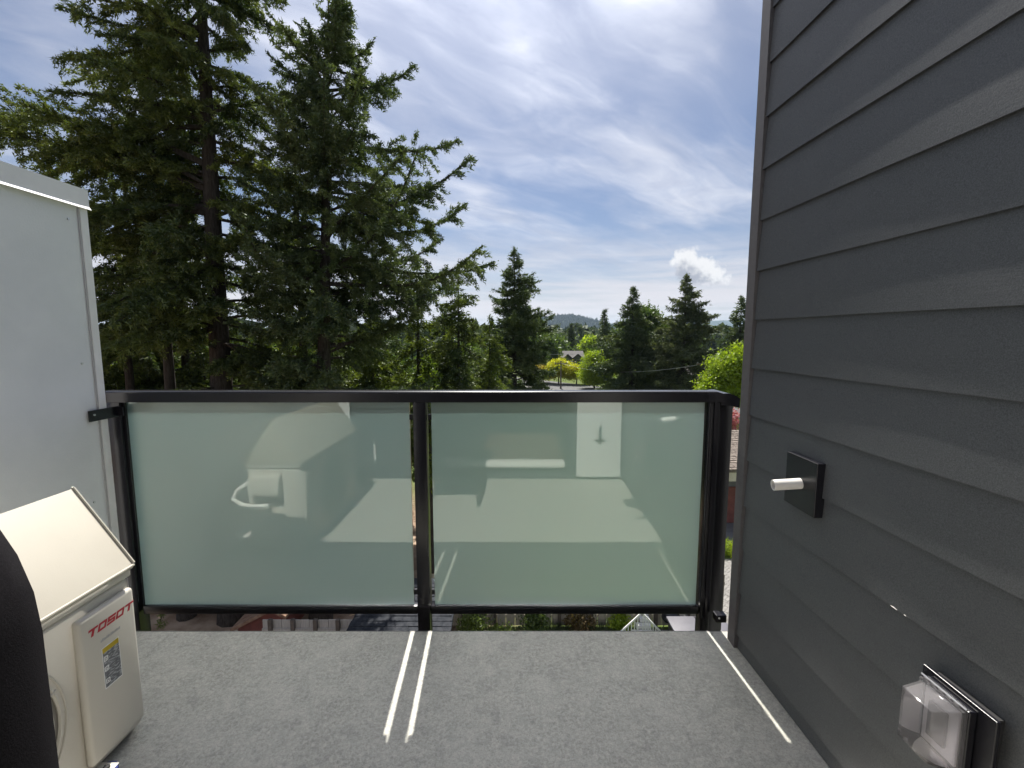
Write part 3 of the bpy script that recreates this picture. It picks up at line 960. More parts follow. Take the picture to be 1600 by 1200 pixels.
def sprays(P, D, length, width, g):
    """narrow triangles starting at P going along D"""
    n = len(P)
    rv = norm(g.normal(size=(n, 3)))
    side = norm(np.cross(D, rv))
    L = (length * g.uniform(0.6, 1.35, n))[:, None]
    W = (width * g.uniform(0.7, 1.3, n))[:, None]
    a = P - D * L * 0.15 - side * W * 0.5
    b = P - D * L * 0.05 + side * W * 0.5
    c = P + D * L
    return np.stack([a, b, c], 1)


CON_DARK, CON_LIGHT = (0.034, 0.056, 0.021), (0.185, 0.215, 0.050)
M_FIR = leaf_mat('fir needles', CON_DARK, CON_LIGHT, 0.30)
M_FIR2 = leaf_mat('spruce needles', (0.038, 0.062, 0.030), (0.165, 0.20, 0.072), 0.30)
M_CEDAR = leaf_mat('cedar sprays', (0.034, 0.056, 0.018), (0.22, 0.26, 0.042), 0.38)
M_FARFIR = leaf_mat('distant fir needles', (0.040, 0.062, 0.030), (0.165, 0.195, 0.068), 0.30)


def conifer(name, label, base, top, r0, profile, nbr, q, m, seed, group=None, dens=9.0, spr=70, up=0.25, droop=0.35, z_low=None, extra=(), bare=0, lean_curve=0.0, cat='tree', tipup=0.0, wide=0.30):
    """profile: rows (z, extent to -x, extent to +x); extra: (z, azimuth deg, length, rise)"""
    g = np.random.default_rng(seed)
    base = np.array(base, float); top = np.array(top, float)
    o = empty(name, tuple(base), label, cat, group)
    H = top[2] - base[2]

    def axis(z):
        t = (z - base[2]) / H
        p = base + (top - base) * t
        p = p.copy(); p[0] += lean_curve * math.sin(math.pi * t); p[2] = z
        return p
    # trunk
    pts = [axis(base[2] - 0.1 + (H + 0.1) * i / 14) for i in range(15)]
    rad = [r0 * (1.25 if i == 0 else 1.0) * (1 - (i / 14) ** 1.15) + 0.012 for i in range(15)]
    MB().tube(pts, rad, 10).build('trunk', M_BARK, o, smooth=True)
    zs = np.array([p[0] for p in profile]); le = np.array([p[1] for p in profile]); ri = np.array([p[2] for p in profile])
    zlo = z_low if z_low is not None else zs.min()
    zhi = zs.max()
    limbs = MB()
    tris, tints = [], []
    rows = []
    for i in range(nbr):
        t = (i + g.uniform(0, 1)) / nbr
        z = zlo + (zhi - zlo) * t ** 0.92
        az = g.uniform(0, 2 * math.pi)
        a, b = np.interp(z, zs, le), np.interp(z, zs, ri)
        L = (0.5 * (a + b) + 0.5 * (b - a) * math.cos(az)) * g.choice([g.uniform(0.55, 0.8), g.uniform(0.8, 1.08)])
        rows.append((z, az, max(L, 0.12), None))
    for e in extra:
        rows.append((e[0], R(e[1]), e[2], e[3]) + ((e[4],) if len(e) > 4 else ()))
    for row in rows:
        z, az, L, rise = row[:4]
        tone = row[4] if len(row) > 4 else None
        p0 = axis(z)
        relz = (z - zlo) / max(zhi - zlo, 1e-3)
        s = up * (0.3 + 1.1 * relz) + g.normal(0, 0.19) if rise is None else rise
        d = droop * g.uniform(0.45, 1.5)
        u3 = tipup * g.uniform(0.6, 1.3)
        hd = np.array([math.cos(az), math.sin(az), 0])
        wig = g.normal(0, 0.06)
        pd = np.array([-hd[1], hd[0], 0])

        def P(t):
            t = np.asarray(t)[..., None]
            return p0 + hd * (L * t) + pd * (L * wig * np.sin(3 * t)) + np.array([0, 0, 1.0]) * L * (s * t - d * t * t + u3 * t ** 3)
        tt = np.linspace(0, 1, 7)
        rb = max(0.008, 0.016 * L + 0.004) * (r0 / 0.3) ** 0.3
        limbs.tube([tuple(x) for x in P(tt)], [rb * (1 - 0.85 * x) + 0.003 for x in tt], 4, cap=False)
        nt = max(3, int(L * dens))
        t = np.sort(g.uniform(0.10 if relz > 0.3 else 0.22, 1.0, nt))
        sd_ = np.where(np.arange(nt) % 2 == 0, 1.0, -1.0)
        ang = np.radians(g.uniform(30, 70, nt)) * sd_
        l2 = (wide * L * (1 - t) ** 0.8 + 0.10 * L ** 0.5) * g.uniform(0.55, 1.2, nt)
        base_p = P(t)
        tang = norm(P(np.minimum(t + 0.02, 1.02)) - P(t - 0.02))
        dirs = hd[None] * np.cos(ang)[:, None] + pd[None] * np.sin(ang)[:, None]
        dirs[:, 2] += tang[:, 2] * 0.7 + g.normal(-0.16, 0.36, nt)
        dirs = norm(dirs)
        # twig stems inside the foliage
        ns = np.maximum(4, (spr * l2 / q * 0.16).astype(int))
        idx = np.repeat(np.arange(nt), ns)
        k = len(idx)
        ss = g.uniform(0, 1, k) ** 0.85
        pos = base_p[idx] + dirs[idx] * (l2[idx] * ss)[:, None]
        pos[:, 2] -= (g.uniform(0.05, 0.55, nt) * l2)[idx] * ss * ss
        pos += g.normal(0, 0.42 * q, (k, 3))
        dd = norm(dirs[idx] * 0.8 + g.normal(0, 0.62, (k, 3)) + np.array([0, 0, -0.12]))
        tris.append(sprays(pos, dd, q, q * 0.40, g))
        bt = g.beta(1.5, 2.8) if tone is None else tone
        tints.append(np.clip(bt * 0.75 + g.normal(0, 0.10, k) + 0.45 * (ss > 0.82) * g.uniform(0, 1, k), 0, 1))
        # sleeve of needles along the limb end
        k2 = int(spr * L / q * 0.10)
        t2 = g.uniform(0.35, 1.0, k2)
        pos2 = P(t2) + g.normal(0, 0.25 * q, (k2, 3))
        dd2 = norm(hd[None] + g.normal(0, 0.6, (k2, 3)))
        tris.append(sprays(pos2, dd2, q, q * 0.40, g))
        tints.append(np.clip(bt * 0.75 + g.normal(0, 0.1, k2), 0, 1))
    for i in range(bare):
        z = zlo + (zhi - zlo) * g.uniform(-0.15, 0.6)
        az = g.uniform(0, 2 * math.pi); p0 = axis(z); L = g.uniform(0.6, 1.8)
        hd = np.array([math.cos(az), math.sin(az), 0])
        pts = [tuple(p0 + hd * L * x + np.array([g.normal(0, 0.05), g.normal(0, 0.05), -0.25 * L * x * x + 0.08 * L * x])) for x in (0, .3, .6, 1)]
        limbs.tube(pts, [0.018, 0.013, 0.009, 0.004], 4, cap=False)
        for w in range(4):
            f = g.uniform(0.3, 1); q0 = np.array(pts[0]) + (np.array(pts[3]) - np.array(pts[0])) * f
            e = q0 + np.array([g.normal(0, 0.2), g.normal(0, 0.2), g.uniform(-0.35, 0.1)])
            limbs.tube([tuple(q0), tuple(e)], [0.007, 0.003], 3, cap=False)
    lm = limbs.build('limbs', M_BARK, o)
    lm['kind'] = 'stuff'
    # leader
    k = int(40 * 1)
    pos = np.array([axis(zhi)] * k) + np.stack([g.normal(0, 0.4 * q, k), g.normal(0, 0.4 * q, k), g.uniform(-2.5 * q, (top[2] - zhi), k)], 1)
    tris.append(sprays(pos, norm(g.normal(0, 0.5, (k, 3)) + np.array([0, 0, 0.9])), q, q * 0.3, g)); tints.append(np.full(k, 0.3))
    co = np.concatenate(tris); ti = np.concatenate(tints)
    tri_object('crown', co, ti, m, o, base)
    return o, len(co)


def broadleaf(name, label, base, blobs, q, n, m, seed, group=None, trunk_r=0.12, cat='tree', fork=None, upw=0.0):
    """blobs: (x,y,z,rx,ry,rz) world ellipsoids filled with leaf clumps"""
    g = np.random.default_rng(seed)
    base = np.array(base, float)
    o = empty(name, tuple(base), label, cat, group)
    bl = np.array(blobs, float)
    cz = bl[:, 2].min(); fk = fork if fork is not None else base[2] + 0.55 * (cz - base[2])
    tm = MB()
    ctr = bl[:, :3].mean(0)
    tm.tube([tuple(base - [0, 0, 0.1]), tuple(base + [0, 0, 0.5 * (fk - base[2])]), (base[0] * 0.9 + ctr[0] * 0.1, base[1] * 0.9 + ctr[1] * 0.1, fk)], [trunk_r * 1.2, trunk_r, trunk_r * 0.8], 8)
    tm.build('trunk', M_BARK2, o, smooth=True)
    lm = MB()
    for b in bl:
        p0 = np.array([base[0] * 0.9 + ctr[0] * 0.1, base[1] * 0.9 + ctr[1] * 0.1, fk - 0.05]); p1 = b[:3]
        mid = 0.5 * (p0 + p1) + g.normal(0, 0.1 * b[3], 3)
        lm.tube([tuple(p0), tuple(mid), tuple(p1)], [trunk_r * 0.6, trunk_r * 0.4, trunk_r * 0.15], 5, cap=False)
        for w in range(4):
            e = p1 + norm(g.normal(0, 1, 3)) * b[3:6] * 0.8
            lm.tube([tuple(0.4 * mid + 0.6 * p1), tuple(e)], [trunk_r * 0.2, trunk_r * 0.05], 4, cap=False)
    lo = lm.build('limbs', M_BARK2, o); lo['kind'] = 'stuff'
    vol = bl[:, 3] * bl[:, 4] * bl[:, 5]; pr = vol ** 0.8 / (vol ** 0.8).sum()
    nc = max(12, n // 45)
    bi = g.choice(len(bl), nc, p=pr)
    d = norm(g.normal(size=(nc, 3))); rr = g.uniform(0.25, 1.05, nc) ** 0.6
    cc = bl[bi, :3] + d * rr[:, None] * bl[bi, 3:6]
    cs = g.uniform(1.2, 2.6, nc) * q
    ct = np.clip(g.beta(2.0, 2.2, nc), 0, 1)
    ii = g.integers(0, nc, n)
    pos = cc[ii] + g.normal(0, 1, (n, 3)) * cs[ii][:, None] * np.array([0.8, 0.8, 0.6])
    dd = norm(g.normal(0, 1, (n, 3)) + np.array([0, 0, upw]))
    co = sprays(pos, dd, q, q * 0.75, g)
    tri_object('crown', co, np.clip(ct[ii] + g.normal(0, 0.15, n), 0, 1), m, o, base)
    return o


M_LIME = leaf_mat('lime leaves', (0.16, 0.235, 0.015), (0.36, 0.43, 0.035), 0.5)
M_GOLD = leaf_mat('golden leaves', (0.36, 0.34, 0.018), (0.56, 0.54, 0.05), 0.5)
M_ORANGE = leaf_mat('orange tinged leaves', (0.30, 0.20, 0.05), (0.42, 0.34, 0.08), 0.5)
M_GREEN = leaf_mat('green leaves', (0.042, 0.074, 0.020), (0.13, 0.18, 0.04), 0.42)
M_SHRUB = leaf_mat('shrub leaves', (0.06, 0.10, 0.02), (0.22, 0.28, 0.07), 0.42)
M_RUST = leaf_mat('rusty shrub leaves', (0.07, 0.05, 0.02), (0.16, 0.10, 0.04), 0.4)
M_PINK = leaf_mat('pink blossom', (0.30, 0.06, 0.11), (0.50, 0.17, 0.24), 0.4)

# ------------------------------------------------------------------ the big firs on the left
G1 = 'tall firs below the balcony'
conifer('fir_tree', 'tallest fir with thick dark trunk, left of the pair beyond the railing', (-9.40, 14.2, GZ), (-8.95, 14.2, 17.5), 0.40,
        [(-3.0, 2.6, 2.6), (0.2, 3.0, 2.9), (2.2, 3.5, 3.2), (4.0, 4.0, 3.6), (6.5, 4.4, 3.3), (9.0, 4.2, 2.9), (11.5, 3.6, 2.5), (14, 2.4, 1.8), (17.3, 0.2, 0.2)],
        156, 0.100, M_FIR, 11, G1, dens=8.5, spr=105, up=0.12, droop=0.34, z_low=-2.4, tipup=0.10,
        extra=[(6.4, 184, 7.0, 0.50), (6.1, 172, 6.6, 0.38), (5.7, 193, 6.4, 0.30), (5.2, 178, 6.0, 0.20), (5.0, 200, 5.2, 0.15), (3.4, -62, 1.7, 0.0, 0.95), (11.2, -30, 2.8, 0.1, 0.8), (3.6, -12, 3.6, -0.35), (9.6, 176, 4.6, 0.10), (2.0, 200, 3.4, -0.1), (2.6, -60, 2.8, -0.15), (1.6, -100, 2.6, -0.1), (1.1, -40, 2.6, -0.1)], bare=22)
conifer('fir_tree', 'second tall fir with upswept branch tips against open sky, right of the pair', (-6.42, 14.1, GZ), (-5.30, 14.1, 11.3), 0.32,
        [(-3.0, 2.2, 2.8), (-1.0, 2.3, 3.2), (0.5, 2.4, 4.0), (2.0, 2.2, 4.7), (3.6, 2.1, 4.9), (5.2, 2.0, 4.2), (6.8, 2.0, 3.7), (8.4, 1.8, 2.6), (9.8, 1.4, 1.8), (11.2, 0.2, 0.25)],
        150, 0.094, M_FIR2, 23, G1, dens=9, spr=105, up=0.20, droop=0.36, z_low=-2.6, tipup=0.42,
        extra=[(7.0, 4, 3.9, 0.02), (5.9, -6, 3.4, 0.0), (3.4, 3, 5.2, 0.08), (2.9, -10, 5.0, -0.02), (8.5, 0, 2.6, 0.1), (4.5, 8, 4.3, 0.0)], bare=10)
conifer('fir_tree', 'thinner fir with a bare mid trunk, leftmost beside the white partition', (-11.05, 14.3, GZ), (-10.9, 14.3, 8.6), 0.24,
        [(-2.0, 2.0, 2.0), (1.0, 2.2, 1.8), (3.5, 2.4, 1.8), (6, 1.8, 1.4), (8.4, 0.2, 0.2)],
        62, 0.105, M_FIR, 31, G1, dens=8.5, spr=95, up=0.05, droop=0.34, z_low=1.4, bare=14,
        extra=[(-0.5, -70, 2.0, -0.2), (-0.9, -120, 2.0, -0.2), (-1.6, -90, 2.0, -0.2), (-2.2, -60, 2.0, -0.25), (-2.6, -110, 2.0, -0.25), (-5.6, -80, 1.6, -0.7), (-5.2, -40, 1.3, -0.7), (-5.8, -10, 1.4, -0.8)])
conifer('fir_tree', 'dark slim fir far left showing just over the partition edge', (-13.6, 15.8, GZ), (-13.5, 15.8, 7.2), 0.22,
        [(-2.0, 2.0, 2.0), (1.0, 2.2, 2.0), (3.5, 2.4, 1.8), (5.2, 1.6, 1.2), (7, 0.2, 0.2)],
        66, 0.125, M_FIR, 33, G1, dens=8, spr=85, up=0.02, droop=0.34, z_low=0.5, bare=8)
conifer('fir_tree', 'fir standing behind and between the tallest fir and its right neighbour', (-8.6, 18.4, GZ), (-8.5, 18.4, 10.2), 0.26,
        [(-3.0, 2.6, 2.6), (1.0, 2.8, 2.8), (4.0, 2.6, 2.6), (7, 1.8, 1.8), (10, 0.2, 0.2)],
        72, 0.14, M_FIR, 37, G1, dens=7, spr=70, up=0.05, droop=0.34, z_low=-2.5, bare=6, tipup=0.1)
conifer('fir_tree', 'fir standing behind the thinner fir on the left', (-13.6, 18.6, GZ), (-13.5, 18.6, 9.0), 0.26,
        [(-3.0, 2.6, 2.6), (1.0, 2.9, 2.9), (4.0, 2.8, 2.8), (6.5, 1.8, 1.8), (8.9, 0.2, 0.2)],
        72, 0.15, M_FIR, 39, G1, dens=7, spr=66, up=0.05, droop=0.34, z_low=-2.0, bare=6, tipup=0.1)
G2 = 'young cedars behind the firs'
under = [(-15.5, 19.0, 2.0, 2.3, 'leftmost dark young cedar low behind the firs'), (-12.6, 20.5, 2.1, 2.2, 'dark young cedar behind the thin fir'), (-10.2, 18.2, 1.6, 2.1, 'dense young cedar left of the thickest trunk'),
         (-7.9, 19.5, 2.3, 2.2, 'dense young cedar between the two thick trunks'), (-5.9, 18.6, 2.6, 2.1, 'dense young cedar right behind the second thick trunk'), (-4.2, 19.8, 4.6, 2.0, 'taller young cedar right of the second thick trunk'),
         (-13.9, 17.2, 0.6, 1.9, 'shortest young cedar next to the partition edge'), (-8.9, 16.6, 0.3, 1.8, 'low bushy cedar at the foot of the tall firs'),
         (-15.4, 17.0, 1.4, 2.0, 'young cedar hard against the partition edge'), (-12.0, 17.3, 1.0, 1.9, 'young cedar in front of the thin fir trunk'), (-11.2, 22.5, 2.8, 2.4, 'cedar deep behind the tallest fir'),
         (-7.1, 22.8, 3.0, 2.4, 'cedar deep between the two tall firs'), (-3.6, 23.4, 2.9, 2.2, 'cedar deep behind the yellowish young cedar'), (-1.3, 24.5, 2.4, 2.3, 'cedar low between the slim spruce and the cone shaped one')]
for i, (x, y, zt, w, lab) in enumerate(under):
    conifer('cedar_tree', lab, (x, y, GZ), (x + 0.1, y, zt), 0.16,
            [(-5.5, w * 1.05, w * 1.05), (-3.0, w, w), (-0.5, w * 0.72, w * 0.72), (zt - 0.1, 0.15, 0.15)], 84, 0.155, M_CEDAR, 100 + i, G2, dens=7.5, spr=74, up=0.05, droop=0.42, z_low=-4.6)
conifer('cedar_tree', 'sunlit yellowish green young cedar above the railing, near the middle post', (-3.25, 17.2, GZ), (-3.2, 17.2, 0.5), 0.12,
        [(-5, 1.5, 1.5), (-2, 1.3, 1.3), (0.4, 0.1, 0.1)], 60, 0.19, leaf_mat('sun-painted cedar sprays', (0.05, 0.085, 0.015), (0.22, 0.27, 0.03), 0.5), 140, G2, dens=6.5, spr=50, up=0.1, droop=0.40, z_low=-4)  # sunlight on this cedar is put into a lighter, yellower spray colour
conifer('spruce_tree', 'slim sparse spruce with gappy crown right of the fir pair', (-2.45, 20.0, GZ), (-2.35, 20.0, 4.1), 0.15,
        [(-4, 2.2, 2.2), (-1.0, 2.1, 2.0), (1.0, 1.7, 1.6), (2.4, 1.2, 1.25), (3.9, 0.12, 0.12)], 88, 0.15, M_FIR, 41, None, dens=7.5, spr=74, up=0.10, droop=0.30, z_low=-3.6, tipup=0.15)
conifer('spruce_tree', 'even cone shaped spruce standing alone right of the tree mass', (0.2, 38.0, GZ), (0.2, 38.0, 8.55), 0.28,
        [(-6, 4.6, 4.5), (-2.5, 4.2, 4.3), (0, 3.6, 4.0), (3.0, 2.6, 3.4), (5.5, 1.5, 2.0), (8.4, 0.12, 0.12)], 185, 0.20, M_FIR2, 43, None, dens=6, spr=80, up=0.10, droop=0.22, z_low=-5, tipup=0.25)
conifer('spruce_tree', 'dark small spruce low between the slim spruce and the cone shaped one', (-1.3, 32.0, GZ), (-1.3, 32, 0.9), 0.18,
        [(-6, 2.4, 2.4), (-2, 1.8, 1.8), (0.8, 0.1, 0.1)], 60, 0.32, M_FIR, 47, None, dens=4.5, spr=46, up=0.08, droop=0.3, z_low=-5)
# ------------------------------------------------------------------ trees further off
G3 = 'conifers in the middle distance'
conifer('fir_tree', 'dark pointed fir left of the pair in front of the low cloud', (16.0, 60.0, GZ), (16.0, 60, 7.7), 0.3,
        [(-7, 5.6, 5.2), (-4, 5.4, 5.2), (0, 4.6, 4.4), (2.5, 3.0, 2.8), (5.0, 1.4, 1.4), (7.6, 0.12, 0.12)], 200, 0.33, M_FARFIR, 51, G3, dens=4.0, spr=62, up=0.10, droop=0.28, z_low=-6.5, tipup=0.18)
conifer('fir_tree', 'tallest of the middle distance firs, ragged top right under the small cloud', (21.0, 55.0, GZ), (21.0, 55, 8.7), 0.32,
        [(-7, 5.4, 5.2), (-4, 5.2, 5.4), (0, 4.2, 5.0), (2.6, 3.0, 4.2), (4.4, 2.3, 2.9), (6.5, 1.1, 1.3), (8.5, 0.12, 0.12)], 215, 0.31, leaf_mat('olive fir needles', (0.046, 0.062, 0.034), (0.18, 0.195, 0.088), 0.3), 53, G3, dens=4.0, spr=60, up=0.16, droop=0.22, z_low=-6.5, tipup=0.20,
        extra=[(3.4, 5, 4.3, 0.12), (2.2, -8, 4.2, 0.05)])
conifer('fir_tree', 'small pointed fir standing clear against the wooded hill', (19.4, 95.0, GZ), (19.4, 95, 6.7), 0.25,
        [(-6, 3.2, 3.2), (0, 2.2, 2.2), (3.0, 1.5, 1.5), (6.6, 0.1, 0.1)], 90, 0.5, M_FARFIR, 55, G3, dens=3.2, spr=54, up=0.06, droop=0.25, z_low=-5)
conifer('fir_tree', 'fir half hidden behind the corner trim of the siding wall', (35.4, 70.0, GZ), (35.4, 70, 7.2), 0.3,
        [(-7, 4.2, 4.2), (-1, 3.4, 3.4), (2.5, 2.4, 2.4), (5, 1.3, 1.3), (7.1, 0.1, 0.1)], 130, 0.42, M_FARFIR, 57, G3, dens=3.6, spr=56, up=0.08, droop=0.25, z_low=-6, tipup=0.15)
broadleaf('leafy_tree', 'rounded green tree top behind the two middle distance firs', (22.5, 76, GZ), [(22.4, 76, 2.2, 3.4, 3, 3.4), (20.2, 76, 0.2, 3.0, 3, 3.0), (24.8, 76, 0.4, 3.0, 3, 3.0), (22.5, 76, 4.4, 1.9, 2, 2.0)], 0.42, 16000, M_GREEN, 61, trunk_r=0.25)
conifer('cypress_tree', 'narrow dark columnar cypress beyond the grey roofed house', (22.3, 170, GZ), (22.3, 170, 5.4), 0.25,
        [(-8, 1.6, 1.6), (-3, 1.7, 1.7), (1, 1.35, 1.35), (3.5, 0.8, 0.8), (5.3, 0.1, 0.1)], 120, 0.75, M_FARFIR, 63, None, dens=4, spr=50, up=0.9, droop=0.1, z_low=-8)
broadleaf('street_tree', 'golden yellow street tree left of the utility pole', (9.2, 88, GZ), [(9.2, 88, -5.0, 2.4, 2.2, 1.4), (8.0, 88, -5.9, 1.7, 1.6, 1.1), (10.5, 88, -5.8, 1.7, 1.6, 1.1), (9.2, 88, -4.0, 1.2, 1.2, 0.7)], 0.25, 12000, M_GOLD, 71, 'yellow street trees', trunk_r=0.13)
broadleaf('street_tree', 'golden street tree right of the utility pole', (12.6, 87, GZ), [(12.6, 87, -5.6, 2.3, 2.1, 1.1), (11.4, 87, -6.2, 1.5, 1.5, 0.9), (13.9, 87, -6.1, 1.6, 1.5, 0.9)], 0.25, 10000, M_GOLD, 73, 'yellow street trees', trunk_r=0.12)
broadleaf('street_tree', 'orange tinged street tree, leftmost of the row', (6.3, 90, GZ), [(6.1, 90, -5.8, 1.8, 1.7, 1.0), (7.0, 90, -6.5, 1.5, 1.5, 0.9)], 0.25, 7500, M_ORANGE, 75, 'yellow street trees', trunk_r=0.11)
broadleaf('street_tree', 'larger lime green street tree, rightmost of the row', (14.8, 80, GZ), [(15.0, 80, -4.0, 2.7, 2.4, 1.8), (14.2, 80, -5.6, 2.2, 2.1, 1.5), (16.4, 80, -5.4, 2.4, 2.1, 1.6), (14.6, 80, -2.6, 1.5, 1.4, 0.9), (15.0, 80, -6.6, 2.2, 2.0, 0.9)], 0.26, 18000, M_LIME, 77, 'yellow street trees', trunk_r=0.16)
broadleaf('maple_tree', 'bright lime green tree in front of the corner trim, above the railing end', (20.6, 42, GZ), [(21.6, 42, -1.0, 1.6, 1.6, 1.5), (20.2, 42, -1.8, 1.7, 1.6, 1.5), (22.6, 42, -2.2, 2.0, 1.8, 2.0), (19.0, 42, -3.6, 1.5, 1.5, 1.2), (20.8, 42, -3.8, 2.0, 1.8, 1.5), (23.4, 42, -0.6, 1.4, 1.4, 1.4)], 0.21, 26000, M_LIME, 81, trunk_r=0.2)
mid = [(3.5, 110, -1.5, 5, M_GREEN, 'dark green tree left of the grey roofed house'), (8.0, 118, 0.2, 4.5, M_GREEN, 'green tree crown behind the left house roof'), (13.5, 150, 0.5, 4.5, M_GREEN, 'green tree left of the columnar cypress'),
       (29.5, 165, -1.5, 3.2, M_LIME, 'small light green tree right of the columnar cypress'), (27.0, 120, -2.2, 4.0, M_GREEN, 'green tree right of the grey roofed house'), (36.5, 105, -0.8, 5.0, M_GREEN, 'dark green tree left of the half hidden fir'),
       (43.5, 120, -0.5, 5.5, M_GREEN, 'broad green tree behind the lime tree'), (31.0, 92, -2.2, 4.2, M_GREEN, 'green tree low right of the ragged fir'), (33.0, 62, -3.6, 3.0, M_GREEN, 'low green tree behind the lime tree'),
       (-6, 60, -0.5, 4.0, M_GREEN, 'green tree low behind the slim spruce'), (-14, 48, 0.0, 4.5, M_GREEN, 'green tree seen in the gap between the firs'), (-24, 52, 0.4, 5.0, M_GREEN, 'green tree behind the young cedars on the left'), (-33, 45, 0.6, 5.0, M_GREEN, 'green tree far left behind the firs')]
for i, (x, y, zc, r, m_, lab) in enumerate(mid):
    g_ = np.random.default_rng(300 + i)
    bl = [(x, y, zc - r * 0.4, r * 0.75, r * 0.7, r * 0.7)] + [(x + g_.uniform(-.6, .6) * r, y + g_.uniform(-.4, .4) * r, zc - r * g_.uniform(0.1, 1.1), r * .5, r * .5, r * .45) for _ in range(5)]
    broadleaf('leafy_tree', lab, (x, y, GZ), bl, 0.011 * y ** 0.85 + 0.08, 5000, m_, 310 + i, 'trees around the houses', trunk_r=0.2)
for i in range(7):
    x = 32 + i * 3.4 + random.uniform(-0.8, 0.8); y = 250 + random.uniform(-12, 12); zt = random.uniform(3.0, 6.5)
    zb = float(ground_h(np.array(x), np.array(y)))
    conifer('fir_tree', ['leftmost fir of the far dark clump right of the cypress', 'second fir from the left in the far dark clump', 'third fir from the left in the far dark clump', 'middle fir of the far dark clump', 'third fir from the right in the far dark clump', 'second fir from the right in the far dark clump', 'rightmost fir of the far dark clump near the small fir'][i], (x, y, zb), (x, y, zt), 0.3,
            [(zb + 1, 2.6, 2.6), (zt - 4, 1.6, 1.6), (zt - 0.1, 0.1, 0.1)], 34, 1.25, M_FARFIR, 400 + i, 'far fir clump', dens=1.2, spr=26, up=0.05, droop=0.2)

# forest on the hills: nobody could count it
def hill_forest(fn, cx, cy, w, d, n, hmin, hmax, m, seed, lab):
    g = np.random.default_rng(seed)
    x = cx + g.normal(0, 0.62, n) * w; y = cy + g.uniform(-1.0, 0.15, n) * d
    z = fn(x, y)
    ok = z > GZ - 2
    x, y, z = x[ok], y[ok], z[ok]; n = len(x)
    h = g.uniform(hmin, hmax, n) * (1 + 0.6 * (g.uniform(0, 1, n) > 0.93)); r = h * g.uniform(0.22, 0.42, n)
    tris = []; ti = []
    tv = np.clip(g.beta(2, 3, n), 0, 1)
    k = 5
    ph = g.uniform(0, 6.28, n)
    for i in range(k):
        a = ph + 2 * math.pi * i / k; b = ph + 2 * math.pi * (i + 1) / k
        A = np.stack([x + r * np.cos(a), y + r * np.sin(a), z - 2], 1); B = np.stack([x + r * np.cos(b), y + r * np.sin(b), z - 2], 1)
        Cc = np.stack([x + g.normal(0, 0.08, n) * r, y, z + h], 1)
        tris.append(np.stack([A, B, Cc], 1)); ti.append(tv)
    me_o = tri_object('hill_forest', np.concatenate(tris), np.concatenate(ti), m, None, (0, 0, 0))
    tag(me_o, lab, None, None, 'stuff')
M_HF = leaf_mat('hill forest', (0.020, 0.036, 0.018), (0.075, 0.095, 0.045), 0.2)
for i, (h_, n_, lab) in enumerate(zip(HILLS[:3], (9000, 5000, 5000), ('forest covering the rounded hill', 'forest on the low left hill', 'forest on the low right rise'))):
    hill_forest(*h_, n_, 9, 19, M_HF, 500 + i, lab)
# wooded plain between the houses and the hills
def plain_forest():
    g = np.random.default_rng(900)
    n = 7000
    y = 110 + 2050 * g.uniform(0, 1, n) ** 1.9
    x = g.uniform(-0.95, 0.72, n) * y
    keep = (y > 260) | (x < -12)
    x, y = x[keep], y[keep]; n = len(x)
    z = ground_h(x, y)
    h = g.uniform(5, 11, n) * (1 + 0.4 * (g.uniform(0, 1, n) > 0.9)); r = h * g.uniform(0.3, 0.6, n)
    tris, ti = [], []
    tv = np.clip(g.beta(1.6, 2.4, n), 0, 1)
    for s in range(16):
        d = norm(g.normal(size=(n, 3)))
        p = np.stack([x, y, z + h * 0.5], 1) + d * np.stack([r, r, h * 0.5], 1) * g.uniform(0.5, 1.0, (n, 1))
        t1 = norm(np.cross(d, g.normal(size=(n, 3)))); t2 = np.cross(d, t1)
        sz = (r * 0.75)[:, None]
        tris.append(np.stack([p - t1 * sz - t2 * sz * .6, p + t1 * sz - t2 * sz * .6, p + t2 * sz], 1)); ti.append(tv)
    o = tri_object('far_wood', np.concatenate(tris), np.concatenate(ti), leaf_mat('far wood', (0.022, 0.04, 0.017), (0.085, 0.105, 0.04), 0.3), None, (0, 0, 0))
    tag(o, 'belt of far trees below the hills', None, None, 'stuff')
plain_forest()

# ------------------------------------------------------------------ street, houses, poles
M_ROAD = mat('asphalt', (0.085, 0.085, 0.085), 0.9, 0, (0.11, 0.11, 0.108), 2, 6, 0.3, 30)
M_CONC = mat('concrete', (0.30, 0.295, 0.28), 0.9, 0, (0.26, 0.25, 0.24), 1.5, 6, 0.2, 30)
def strip(name, pts, z, m, label, h=None):
    mb = MB()
    n = len(pts)
    if h is None:
        mb.add([(x, y, z) for x, y in pts], [tuple(range(n))])
    else:
        mb.prism(pts, 'z', z - h, z)
    o = mb.build(name, m)
    return tag(o, label, kind='structure')
strip('road', [(-60, 175), (-60, 163), (24.5, 57), (62, 8), (72, 14), (33, 63)], GZ + 0.02, M_ROAD, 'grey street slanting past the yellow trees')
strip('pavement', [(24.0, 56.4), (61.5, 7.4), (60.0, 6.4), (22.6, 55.2), (-61, 160.5), (-61, 162.3)], GZ + 0.13, M_CONC, 'pale pavement along the street', 0.12)

